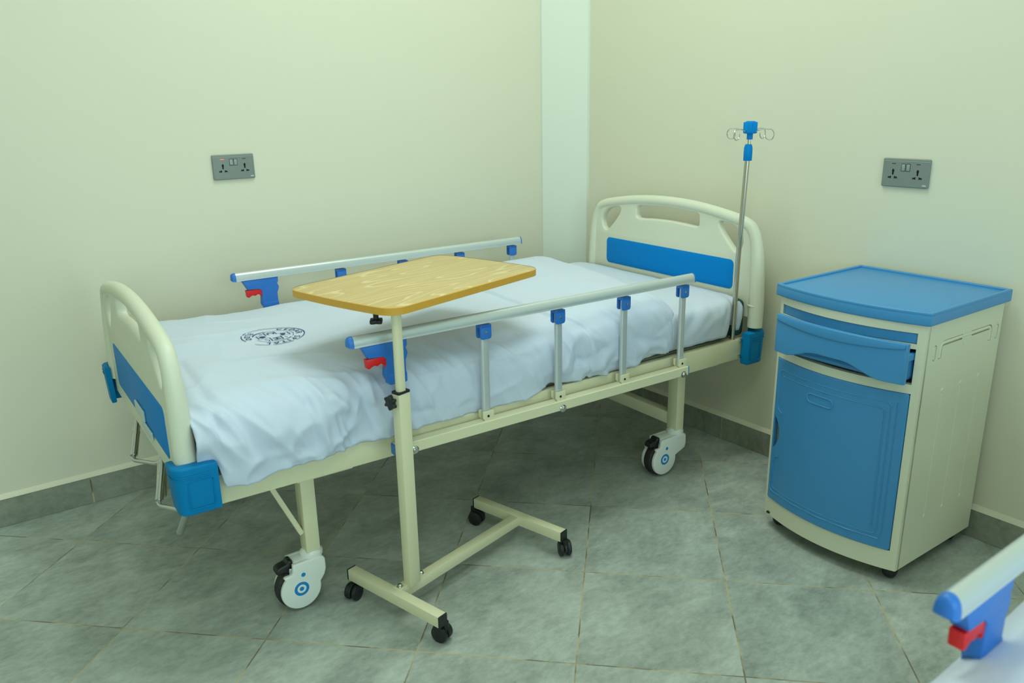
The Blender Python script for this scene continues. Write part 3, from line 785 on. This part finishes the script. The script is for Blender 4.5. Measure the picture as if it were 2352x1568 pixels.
# ------------------------------------------------------------------ infusion stand in the head corner of the bed
iv = empty('iv_pole', BED_M @ Vector((-.166, -.443, .488)), BYAW)
tag(iv, 'chrome infusion pole with blue top and wire hooks beside the headboard', 'iv pole')
def ivp(x, y, z): return (x, y, z)
bm = bmesh.new(); tube(bm, [(0, 0, -.06), (0, -.004, .30), (0, -.016, .655)], .0088, 20); finish('pole', bm, M['steel'], iv)
bm = bmesh.new(); tube(bm, [(0, -.016, .63), (0, -.020, .735)], .0056, 16); finish('upper_pole', bm, M['steel'], iv)
tz = .655
bm = bmesh.new(); lathe(bm, [(.0135, -.027), (.0140, -.026), (.0142, .0), (.0138, .016), (.0105, .026), (.009, .0265)], 20, Matrix.Translation((0, -.0165, tz))); finish('clamp_sleeve', bm, M['bed_blue'], iv)
hz = .727
bm = bmesh.new()
lathe(bm, [(.010, -.03), (.0105, -.030), (.0105, -.012), (.0225, -.010), (.0235, -.006), (.022, .006), (.0185, .024), (.0165, .0275), (.012, .029)], 8, Matrix.Translation((0, -.0195, hz)) @ Matrix.Rotation(.3, 4, 'Z'))
for k in range(4):
    a = .68 + k * PI / 2
    box(bm, .010, .0225, -.007, .007, -.009, .026, .002, 2, Matrix.Translation((0, -.0195, hz)) @ Matrix.Rotation(a, 4, 'Z'))
finish('hook_hub', bm, M['bed_blue'], iv, 30)
for k in range(4):
    a = .10 + k * PI / 2
    d = Vector((math.cos(a), math.sin(a), 0)); b0 = Vector((0, -.0195, hz))
    pts = [b0 + d * .018 + Vector((0, 0, -.004)), b0 + d * .052 + Vector((0, 0, .004))]
    for q in range(11):
        t = math.radians(110 - q * 30)
        pts.append(b0 + d * (.074 + .016 * math.cos(t)) + Vector((0, 0, -.013 + .017 * math.sin(t))))
    bm = bmesh.new(); tube(bm, smooth_line(pts, 3), .0018, 8); finish('wire_hook', bm, M['chrome'], iv)

# ------------------------------------------------------------------ overbed table
TY = math.radians(14.2)
tb = empty('overbed_table', (-1.372, -1.206, 0), TY, .2)
tag(tb, 'overbed table with oak-look top over the duvet and cream H-shaped wheeled base', 'table')
TI = Matrix.Rotation(-TY, 4, 'Z') @ Matrix.Translation((1.372, 1.206, 0))
def tl(x, y, z): return TI @ Vector((x, y, z))
tc_ = tl(-1.368, -1.0147, .855)
bm = bmesh.new()
Lh, Wh, rr = .300, .203, .05
ol = []
def cornerarc(cx, cy, a0):
    return [(cx + rr * math.cos(a0 + k / 8 * PI / 2), cy + rr * math.sin(a0 + k / 8 * PI / 2)) for k in range(9)]
def side_bow(x, y0, y1, bow, n=10):
    return [(x + math.copysign(bow, x) * (1 - (2 * k / n - 1) ** 2), y0 + (y1 - y0) * k / n) for k in range(1, n)]
ol += cornerarc(Lh - rr, Wh - rr, 0) + cornerarc(-Lh + rr, Wh - rr, PI / 2) + side_bow(-Lh, Wh - rr, -Wh + rr, .006) + cornerarc(-Lh + rr, -Wh + rr, PI) + cornerarc(Lh - rr, -Wh + rr, 1.5 * PI) + side_bow(Lh, -Wh + rr, Wh - rr, .006)
TROT = Matrix.Rotation(math.radians(1.3), 4, 'Z')
flat(bm, [[(a * .997, b * .997) for a, b in ol]], .0175, .001, TROT, 1)
top = finish('table_top', bm, M['wood'], tb, 30, 'light oak laminate top'); top.location = (tc_.x, tc_.y, .8465)
bm = bmesh.new(); n = len(ol)
for a, b in ((1.0, 1.0),):
    prof = [(-.0089, 0), (.0089, 0), (.0096, -.0014), (-.0096, -.0014)]
    R = []
    for i, (px, py) in enumerate(ol):
        t = Vector(ol[(i + 1) % n]) - Vector(ol[i - 1]); nn = Vector((t.y, -t.x)).normalized()
        R.append([bm.verts.new((px + nn.x * d_, py + nn.y * d_, z_)) for z_, d_ in ((-.0100, -.002), (-.0092, .0006), (.0086, .0006), (.0094, -.002))])
    for i in range(n):
        for k in range(3): bm.faces.new((R[i][k], R[(i + 1) % n][k], R[(i + 1) % n][k + 1], R[i][k + 1]))
bmesh.ops.transform(bm, matrix=TROT, verts=bm.verts[:])
e = finish('edge_band', bm, M['wood_edge'], top, 30, 'honey yellow edge banding')
pc = tl(-1.567, -1.2425, 0)                        # column position
bm = bmesh.new(); box(bm, pc.x - .019, pc.x + .019, pc.y - .0135, pc.y + .0135, .085, .630, .0025); outer = finish('outer_post', bm, M['cream_metal'], tb)
bm = bmesh.new()
flat(bm, [rrect(pc.x - .0195, pc.x + .0195, pc.y - .014, pc.y + .014, .003), rrect(pc.x - .0135, pc.x + .0135, pc.y - .0105, pc.y + .0105, .009)], .006, .0005, Matrix.Translation((0, 0, .632)), 1)
finish('post_collar', bm, M['black'], outer)
bm = bmesh.new(); flat(bm, [rrect(pc.x - .0130, pc.x + .0130, pc.y - .0102, pc.y + .0102, .0095)], .40, 0, Matrix.Translation((0, 0, .637)))
finish('inner_post', bm, M['cream_metal'], tb, 50)
bm = bmesh.new()                                  # star knob on the post
kn = []
for k in range(60):
    a = 2 * PI * k / 60; kn.append(((.0165 + .0035 * math.cos(6 * a)) * math.cos(a), (.0165 + .0035 * math.cos(6 * a)) * math.sin(a)))
flat(bm, [kn], .013, .003, Matrix.Translation((pc.x - .034, pc.y + .002, .612)) @ Matrix.Rotation(PI / 2, 4, 'Y'), 2)
knob = finish('height_knob', bm, M['black'], tb, 45)
bm = bmesh.new(); tube(bm, [(pc.x - .03, pc.y + .002, .612), (pc.x - .018, pc.y + .002, .612)], .005, 12); finish('knob_screw', bm, M['chrome'], knob)
bm = bmesh.new()                                  # bearer under the top with its clamps
box(bm, pc.x - .010, pc.x + .06, pc.y - .010, pc.y + .03, .829, .837, .002); box(bm, pc.x + .03, pc.x + .07, pc.y, pc.y + .14, .829, .837, .002)
box(bm, pc.x + .03, pc.x + .40, pc.y + .10, pc.y + .14, .815, .829, .002)
finish('top_bearer', bm, M['cream_metal'], tb)
k0 = tl(-1.578, -1.155, 0)
bm = bmesh.new()
tube(bm, [(k0.x, k0.y, .836), (k0.x, k0.y, .796)], .007, 12)
kk = []
for k in range(48):
    a = 2 * PI * k / 48; q = .0165 + .0035 * math.cos(4 * a); kk.append((q * math.cos(a), q * math.sin(a)))
flat(bm, [kk], .011, .003, Matrix.Translation((k0.x, k0.y, .797)), 2)
tube(bm, [(k0.x + .012, k0.y + .0, .826), (k0.x + .04, k0.y - .01, .826)], .010, 14)
finish('tilt_knob', bm, M['black'], tb, 40)
k1 = tl(-1.319, -1.088, 0)
bm = bmesh.new(); lathe(bm, [(.014, -.03), (.016, -.028), (.016, -.006), (.010, 0)], 20, Matrix.Translation((k1.x, k1.y, .836))); finish('under_stop', bm, M['black'], tb)
BZ0, BZ1 = .056, .088
nb, fbx = tl(-1.623, -1.246, 0).x, tl(-1.12, -1.1205, 0).x
by0 = tl(-1.623, -1.246, 0).y
bm = bmesh.new(); box(bm, nb + .014, fbx - .012, by0 - .0145, by0 + .0145, BZ0, BZ1 - .003, .002); beam = finish('base_beam', bm, M['cream_metal'], tb)
bm = bmesh.new(); box(bm, pc.x - .049, pc.x + .055, by0 - .0135, by0 + .0135, BZ1 - .003, BZ1 + .001, .001, 1); finish('post_foot_plate', bm, M['cream_metal'], outer)
for dx in (-.036, .042):
    bm = bmesh.new(); lathe(bm, [(.0085, 0), (.0085, .0015), (.0065, .002), (.0065, .006), (.004, .0075)], 6 * 3, Matrix.Translation((pc.x + dx, by0, BZ1 + .001))); finish('foot_bolt', bm, M['chrome'], tb, 25)
def small_caster(x, y, rot, parent, brake=True, r=.0235):
    T = Matrix.Translation((x, y, 0)) @ Matrix.Rotation(rot, 4, 'Z')
    bm = bmesh.new()
    hood = []
    for k in range(17):
        a = math.radians(-8 + 196 * k / 16); hood.append(((r + .003) * math.cos(a), r + .001 + (r + .003) * math.sin(a)))
    for k in range(17):
        a = math.radians(188 - 196 * k / 16); hood.append((r * .62 * math.cos(a), r + .001 + r * .62 * math.sin(a)))
    flat(bm, [hood], .008, .001, T @ Matrix.Translation((-.012, 0, 0)) @ Matrix.Rotation(PI / 2, 4, 'X'), 1)
    tube(bm, [T @ Vector((0, 0, r + .01)), T @ Vector((0, 0, BZ0 + .002))], .0085, 14)
    h = finish('caster', bm, M['black'], parent, 40)
    for c in (-.0115, .0115):
        bm = bmesh.new()
        lathe(bm, [(.004, -.007), (.019, -.007), (r - .001, -.005), (r, -.002), (r, .002), (r - .001, .005), (.019, .007), (.004, .0075)], 30, T @ axis_m((-.012, c, r), (0, 1, 0)))
        finish('wheel', bm, M['black'], h, 40)
    if brake:
        bm = bmesh.new(); box(bm, -.042, -.026, -.006, .006, r + .016, r + .021, .002, 2, T @ Matrix.Translation((0, 0, 0)))
        finish('brake_lever', bm, M['black'], h)
    return h
for xx, ends in ((nb, ('n',)), (fbx, ('f',))):
    bm = bmesh.new(); box(bm, xx - .0145, xx + .0145, by0 - .174, by0 + .174, BZ0, BZ1, .002); bar = finish('base_crossbar', bm, M['cream_metal'], tb)
    for s, yy in ((-1, by0 - .174), (1, by0 + .174)):
        bm = bmesh.new(); box(bm, xx - .015, xx + .015, min(yy, yy + s * .004), max(yy, yy + s * .004), BZ0 - .0005, BZ1 + .0005, .001, 1)
        finish('bar_cap', bm, M['black'], bar, 30)
for wx_, wy_, rot, brk in ((-1.672, -1.093, 15, False), (-1.571, -1.395, -80, True), (-1.171, -.960, 100, True), (-1.066, -1.280, 230, True)):
    q = tl(wx_, wy_, 0); a = math.radians(rot)
    small_caster(q.x + .012 * math.cos(a), q.y + .012 * math.sin(a), a, tb, brk)

# ------------------------------------------------------------------ bedside cabinet
cab = empty('bedside_cabinet', (-.439, -1.531, 0), math.radians(-.933), .2)
tag(cab, 'cream plastic bedside cabinet with blue lid, door and half-open drawer', 'cabinet')
W_, D_, H_ = .439, .410, .791
BOW = .046
def bow(y, b=BOW): t = (y + W_ / 2) / (W_ / 2); return -b * (1 - t * t)
def bow_mesh(bm, outlines, thick, front, b=BOW, bev=.0):
    """outlines in (y,z); front face at x = bow(y) - front"""
    t = bmesh.new()
    flat(t, outlines, thick, bev, Matrix.Identity(4), 2)
    for k in range(1, 28):
        y = -W_ * k / 28 - .0001
        bmesh.ops.bisect_plane(t, geom=t.verts[:] + t.edges[:] + t.faces[:], plane_co=(y, 0, 0), plane_no=(1, 0, 0))
    for v in t.verts:
        y, z, w = v.co.x, v.co.y, v.co.z
        v.co = Vector((bow(y, b) - front + thick / 2 - w, y, z))
    merge(bm, t)
ZB = .045
bm = bmesh.new()
full = [(.0, ZB), (.0, .757), (-W_, .757), (-W_, ZB)]
slot = [(-.012, .703), (-.012, .732), (-.420, .732), (-.420, .703)]
drw = [(-.012, .593), (-.012, .690), (-.420, .690), (-.420, .593)]
dor = [(-.010, .104), (-.010, .568), (-.421, .568), (-.421, .104)]
bow_mesh(bm, [full, slot, drw, dor], .018, .0)
side = [(.010, ZB), (D_, ZB), (D_, .757), (.010, .757)]
uc = arc_path([(.0815, .652, 0), (.083, .6925, 0), (.352, .6925, 0), (.350, .652, 0)], .014, 4)
def offs(path, d):
    L_, R_ = [], []
    for i, p in enumerate(path):
        t = (path[min(i + 1, len(path) - 1)] - path[max(i - 1, 0)]).normalized(); nn = Vector((-t.y, t.x, 0))
        L_.append(tuple((p + nn * d)[:2])); R_.append(tuple((p - nn * d)[:2]))
    return L_ + R_[::-1]
holes = [offs(uc, .0076)] + [rrect(x - .008, x + .008, .650, .694, .0078, 4) for x in (.052, .388)]
flat(bm, [side] + holes, .010, 0, Matrix.Translation((0, -W_ + .005, 0)) @ Matrix.Rotation(PI / 2, 4, 'X'))
box(bm, .014, D_ - .004, -W_ + .010, -W_ + .014, ZB, .755)
box(bm, .012, D_, -.014, 0, ZB, .757, .003)
box(bm, D_ - .012, D_, -W_ + .01, -.01, ZB, .757, .002); box(bm, .0, D_, -W_ + .006, -.006, ZB, ZB + .016, .002)
box(bm, .02, D_ - .01, -W_ + .01, -.01, .577, .587, .001, 1)
for x, z0, z1 in ((.121, .178, .555), (.218, .178, .555), (.318, .180, .555)):
    tube(bm, [(x, -W_ + .0050, z0), (x, -W_ + .0050, z1)], .006, 10)
    for z in (z0, z1): lathe(bm, [(.008, -.001), (.006, .0016), (.002, .0022)], 16, axis_m((x, -W_, z), (0, -1, 0)))
finish('cabinet_body', bm, M['cab_cream'], cab, 35)
# lid: bowed tray with a raised rim
bm = bmesh.new()
n = 28; fr = [(bow(-.012 + .012 - (W_) * k / n, .040) - .010, .012 - (W_ + .024) * k / n) for k in range(n + 1)]
outl = fr + [(D_ + .008, -W_ - .012), (D_ + .008, .012)]
flat(bm, [outl], .030, .004, Matrix.Translation((0, 0, .771)), 2)
def inset(pts, d):
    m = len(pts); out = []
    for i in range(m):
        a = Vector(pts[i - 1]); b = Vector(pts[i]); c = Vector(pts[(i + 1) % m])
        n1 = Vector((-(b - a).y, (b - a).x)).normalized(); n2 = Vector((-(c - b).y, (c - b).x)).normalized(); nn = (n1 + n2).normalized()
        out.append(tuple(b + nn * d / max(.5, nn.dot(n1))))
    return out
ar = sum(outl[i - 1][0] * outl[i][1] - outl[i][0] * outl[i - 1][1] for i in range(len(outl)))
inn = inset(outl, .011 if ar > 0 else -.011)
flat(bm, [outl, inn], .010, .003, Matrix.Translation((0, 0, .787)), 2)
finish('cabinet_lid', bm, M['cab_blue'], cab, 35, 'blue lid with a raised rim')
# pull-out tray front (closed)
bm = bmesh.new(); bow_mesh(bm, [[(-.014, .705), (-.014, .730), (-.418, .730), (-.418, .705)]], .014, -.004)
box(bm, .02, D_ - .03, -.40, -.03, .708, .722, .002)
finish('slide_out_tray', bm, M['cab_blue'], cab, 35)
# drawer, pulled forward
bm = bmesh.new()
bot = []
for k in range(25):
    t = k / 24; y = -.428 + t * .390
    arcv = .030 * sst(.14, .42, t) * (1 - sst(.62, .90, t))
    bot.append((y + .004, .604 + arcv))
fo = [(-.034, .716), (-.424, .712)] + bot
bow_mesh(bm, [fo], .014, .054, .030, .002)
# sloping finger lip above a moulded ridge
for k in range(1): 
    rows = []
    for i in range(25):
        y = -.038 - .382 * i / 24; xo = bow(y, .030) - .054
        zr = .701 - .014 * math.sin(PI * i / 24) ** .8
        rows.append([bm.verts.new((xo + .001, y, .7125)), bm.verts.new((xo - .001, y, .7115)), bm.verts.new((xo - .004, y, zr + .002)), bm.verts.new((xo - .003, y, zr - .001)), bm.verts.new((xo + .001, y, zr - .004))])
    for i in range(24):
        for q in range(4): bm.faces.new((rows[i][q], rows[i + 1][q], rows[i + 1][q + 1], rows[i][q + 1]))
drawer = finish('drawer', bm, M['cab_blue'], cab, 35)
bm = bmesh.new()
box(bm, -.052, .33, -.036, -.028, .612, .676, .001, 1); box(bm, -.052, .33, -.412, -.404, .612, .676, .001, 1); box(bm, -.052, .33, -.41, -.03, .606, .614, .001, 1)
box(bm, .322, .33, -.41, -.03, .612, .676, .001, 1); box(bm, -.054, .30, -.417, -.404, .660, .678, .002)
box(bm, -.054, .30, -.042, -.034, .660, .678, .002)
finish('drawer_box', bm, M['cab_blue'], drawer, 30)
# door with moulded panel lines, finger hole and edge grip
bm = bmesh.new()
dout = [(-.016, .106), (-.0125, .110), (-.0125, .563), (-.016, .567), (-.415, .567), (-.419, .563), (-.419, .110), (-.415, .106)]
grip = [(-.019, .276), (-.019, .384)] + [(-.019 - .0245 * math.sin(PI * k / 12) ** .8, .384 - .108 * k / 12) for k in range(1, 12)]
bow_mesh(bm, [dout, grip], .018, .004, BOW, .0015)
def groove(pts, r):
    tube(bm, [(bow(y) - .0045, y, z) for y, z in pts], r, 6, False)
def dense(pts, n=8):
    o = []
    for i in range(len(pts) - 1):
        for k in range(n): o.append(tuple(Vector(pts[i]) * (1 - k / n) + Vector(pts[i + 1]) * k / n))
    return o + [pts[-1]]
def g2(pts, r, rad): groove(dense([tuple(v[:2]) for v in arc_path([(a, b, 0) for a, b in pts], rad, 5)], 4), r)
g2([(-.052, .400), (-.030, .410), (-.030, .536), (-.384, .536), (-.384, .146), (-.030, .146), (-.030, .250), (-.052, .260)], .0016, .014)
g2([(-.0235, .250), (-.0235, .134), (-.392, .134)], .0022, .014)
g2([(-.046, .518), (-.370, .518), (-.370, .165)], .0018, .012)
g2([(-.392, .138), (-.398, .16), (-.398, .54)], .0012, .01)
q = rrect(-.230, -.145, .476, .502, .0125, 5); groove(dense(q + q[:1], 3), .0024)
door = finish('cabinet_door', bm, M['cab_blue'], cab, 35)
bm = bmesh.new(); bow_mesh(bm, [[(-.0125, .262), (-.0125, .398), (-.048, .398), (-.048, .262)]], .004, -.026)
finish('door_grip', bm, M['cab_cream'], door, 30, 'cream strip in the grip notch')
# towel rail and hook slots pressed into the side
bm = bmesh.new()
tube(bm, arc_path([(.0815, -W_ + .0045, .654), (.083, -W_ + .0045, .6925), (.352, -W_ + .0045, .6925), (.350, -W_ + .0045, .654)], .014), .0054, 10)
finish('towel_rail', bm, M['cab_cream'], cab, 40)
for x in (.052, .388):
    bm = bmesh.new(); flat(bm, [rrect(x - .0055, x + .0055, .653, .691, .0054, 5)], .008, .001, Matrix.Translation((0, -W_ + .005, 0)) @ Matrix.Rotation(PI / 2, 4, 'X'))
    finish('hook_slot', bm, M['cab_cream'], cab, 40)
bm = bmesh.new(); lathe(bm, [(.025, -.001), (.0245, .0006), (.023, .0006), (.0205, -.0004)], 30, axis_m((.215, -W_, .690), (0, -1, 0)))
finish('finger_recess', bm, M['cab_cream'], cab, 40)
for i, (x, y) in enumerate(((.030, -.035), (.030, -W_ + .032), (D_ - .05, -W_ + .04), (D_ - .05, -.04))):
    bm = bmesh.new()
    lathe(bm, [(.006, -.013), (.0185, -.013), (.0215, -.009), (.022, 0), (.0215, .009), (.0185, .013), (.006, .013)], 24, axis_m((x + .006, y, .022), Vector((math.cos(.5 + i), math.sin(.5 + i), 0))))
    tube(bm, [(x, y, .03), (x, y, ZB + .004)], .014, 14)
    if i == 0: box(bm, x - .045, x - .01, y + .006, y + .018, .050, .056, .002, 2)
    finish('caster', bm, M['black'], cab, 40)

# ------------------------------------------------------------------ wall sockets
def wall_socket(loc, rz, label, lit, on):
    o = None
    w, h, t = .1465, .0860, .009
    bm = bmesh.new(); flat(bm, [rrect(-w / 2, w / 2, -h / 2, h / 2, .004)], t, .003, Matrix.Translation((0, 0, t / 2)), 2)
    o = finish('wall_socket', bm, M['socket'], None, 35)
    bm = bmesh.new(); box(bm, -w / 2 + .003, w / 2 - .003, h / 2 - .0095, h / 2 - .0075, t - .0008, t + .0006, .0004, 1); finish('top_ridge', bm, M['socket_switch'], o)
    for s, is_on in ((-1, on[0]), (1, on[1])):
        bm = bmesh.new(); cx = s * .0075
        box(bm, cx - .0055, cx + .0055, .007, .026, t - .003, t + .0012, .0012, 2, Matrix.Translation((0, .0165, t)) @ Matrix.Rotation(math.radians(4 if is_on else -5), 4, 'X') @ Matrix.Translation((0, -.0165, -t)))
        finish('rocker_switch', bm, M['socket_switch'], o, 30)
        bm = bmesh.new(); q = rrect(cx - .0062, cx + .0062, .0055, .0275, .001, 2)
        tube(bm, [(a, b, t + .0001) for a, b in q + q[:2]], .0006, 5, False); finish('switch_gap', bm, M['hole'], o)
    for s, l in ((-1, lit), (1, False)):
        bm = bmesh.new(); cx = s * .0385; box(bm, cx - .0065, cx + .0065, .0262, .0282, t - .001, t + .0006, .0004, 1)
        finish('indicator_lamp', bm, M['lamp_on'] if l else M['lamp_off'], o, 30, 'glowing red indicator' if l else None)
        bm = bmesh.new()                               # universal pin holes
        def dk(pts):
            flat(bm, [pts], .0012, 0, Matrix.Translation((0, 0, t - .0001)))
        cy = -.006
        dk([(cx + .0042 * math.cos(a) * .85, cy + .0115 + .0058 * math.sin(a)) for a in [2 * PI * k / 20 for k in range(20)]])
        dk([(cx + .0026 * math.cos(a), cy + .0035 + .0042 * math.sin(a)) for a in [2 * PI * k / 16 for k in range(16)]])
        for q in (-1, 1):
            dk([(cx + q * .0048, cy - .0120), (cx + q * .0048, cy - .0035), (cx + q * .0095, cy - .0058), (cx + q * .0145, cy - .0062), (cx + q * .0145, cy - .0112), (cx + q * .0095, cy - .0100)][::q])
        finish('pin_holes', bm, M['hole'], o, 0)
    bm = bmesh.new()
    for k in range(3): box(bm, w / 2 - .0165 + k * .0038, w / 2 - .0135 + k * .0038, -h / 2 + .0065, -h / 2 + .0105, t - .0005, t + .0004, 0)
    finish('maker_mark', bm, M['mark'], o, 0)
    R = Matrix(((1, 0, 0, 0), (0, 0, -1, 0), (0, 1, 0, 0), (0, 0, 0, 1)))      # face -y
    o.matrix_world = Matrix.Translation(loc) @ Matrix.Rotation(rz, 4, 'Z') @ R
    return tag(o, label, 'socket', 'grey double wall sockets')
wall_socket((-1.5272, 0, 1.1158), 0, 'grey double socket with a glowing red light on the wall above the bed', True, (False, True))
wall_socket((0, -1.6310, 1.0887), -PI / 2, 'grey double socket with no light lit on the wall above the bedside cabinet', False, (True, True))

# ------------------------------------------------------------------ second bed at the lower right
B2 = Matrix.Translation((.0, -3.065, 0))
def place(o, label):
    c = copy_tree(o)
    c.matrix_world = B2; c['label'] = label
    return c
bed2 = place(bed, 'hospital bed at the lower right corner, only its rail end and blue latch in view')
for ch in bed2.children:
    if ch.name.startswith('side_rail'): ch.location.x += .051
m2 = place(mattress, 'dark green mattress of the bed at the lower right corner')
s2 = place(sheet, 'white sheet on the bed at the lower right corner')
d2 = place(duvet, 'white duvet bulging beside the blue latch in the lower right corner'); d2.matrix_world = Matrix.Translation((.02, .022, .008)) @ B2

# ------------------------------------------------------------------ light
def area(name, loc, rot, sx, sy, power, col):
    l = bpy.data.lights.new(name, 'AREA'); l.shape = 'RECTANGLE'; l.size = sx; l.size_y = sy; l.energy = power; l.color = col
    o = bpy.data.objects.new(name, l); C.objects.link(o); o.location = loc; o.rotation_euler = rot
    return o
KEY = (.85, 1.0, .91); COOL = (.66, .96, 1.0)
area('ceiling_light', (-1.05, -1.2, HC - .03), (0, 0, 0), 1.0, .9, 30, KEY)
area('ceiling_light', (-2.4, -2.9, HC - .03), (0, 0, 0), .9, .9, 16, KEY)  # second lamp added as fill, unseen above the camera
area('window_daylight', ((WX0 + WX1) / 2, YB - .03, (WZ0 + WZ1) / 2), (math.radians(90), 0, 0), WX1 - WX0, WZ1 - WZ0, 34, COOL)
area('added_door_fill', ((DX0 + DX1) / 2, YB - .03, DZ1 / 2), (math.radians(90), 0, 0), DX1 - DX0 - .1, DZ1 - .1, 30, COOL)  # fill through the added door, brightens low surfaces and under the bed
w = bpy.data.worlds.new('world'); scene.world = w; w.use_nodes = True
w.node_tree.nodes['Background'].inputs['Color'].default_value = (.75, .95, 1, 1); w.node_tree.nodes['Background'].inputs['Strength'].default_value = .5

# ------------------------------------------------------------------ camera
cam = bpy.data.cameras.new('camera'); co = bpy.data.objects.new('camera', cam); C.objects.link(co)
yaw, pitch, roll = (math.radians(a) for a in (53.9204, -16.6274, -1.0534))
F = Vector((math.cos(pitch) * math.cos(yaw), math.cos(pitch) * math.sin(yaw), math.sin(pitch)))
rt = Vector((math.sin(yaw), -math.cos(yaw), 0)); up = rt.cross(F)
R_ = rt * math.cos(roll) + up * math.sin(roll); U_ = -rt * math.sin(roll) + up * math.cos(roll)
mw = Matrix((R_, U_, -F)).transposed().to_4x4(); mw.translation = (-2.442, -2.9175, 1.3144)
co.matrix_world = mw
cam.sensor_width = 36; cam.lens = 1831.951 / 2352 * 36; cam.clip_start = .02
cam.dof.use_dof = True; cam.dof.focus_distance = 2.55; cam.dof.aperture_fstop = 4.5
scene.camera = co
scene.view_settings.view_transform = 'Standard'; scene.view_settings.look = 'None'
scene.view_settings.exposure = -.07; scene.view_settings.gamma = 1.
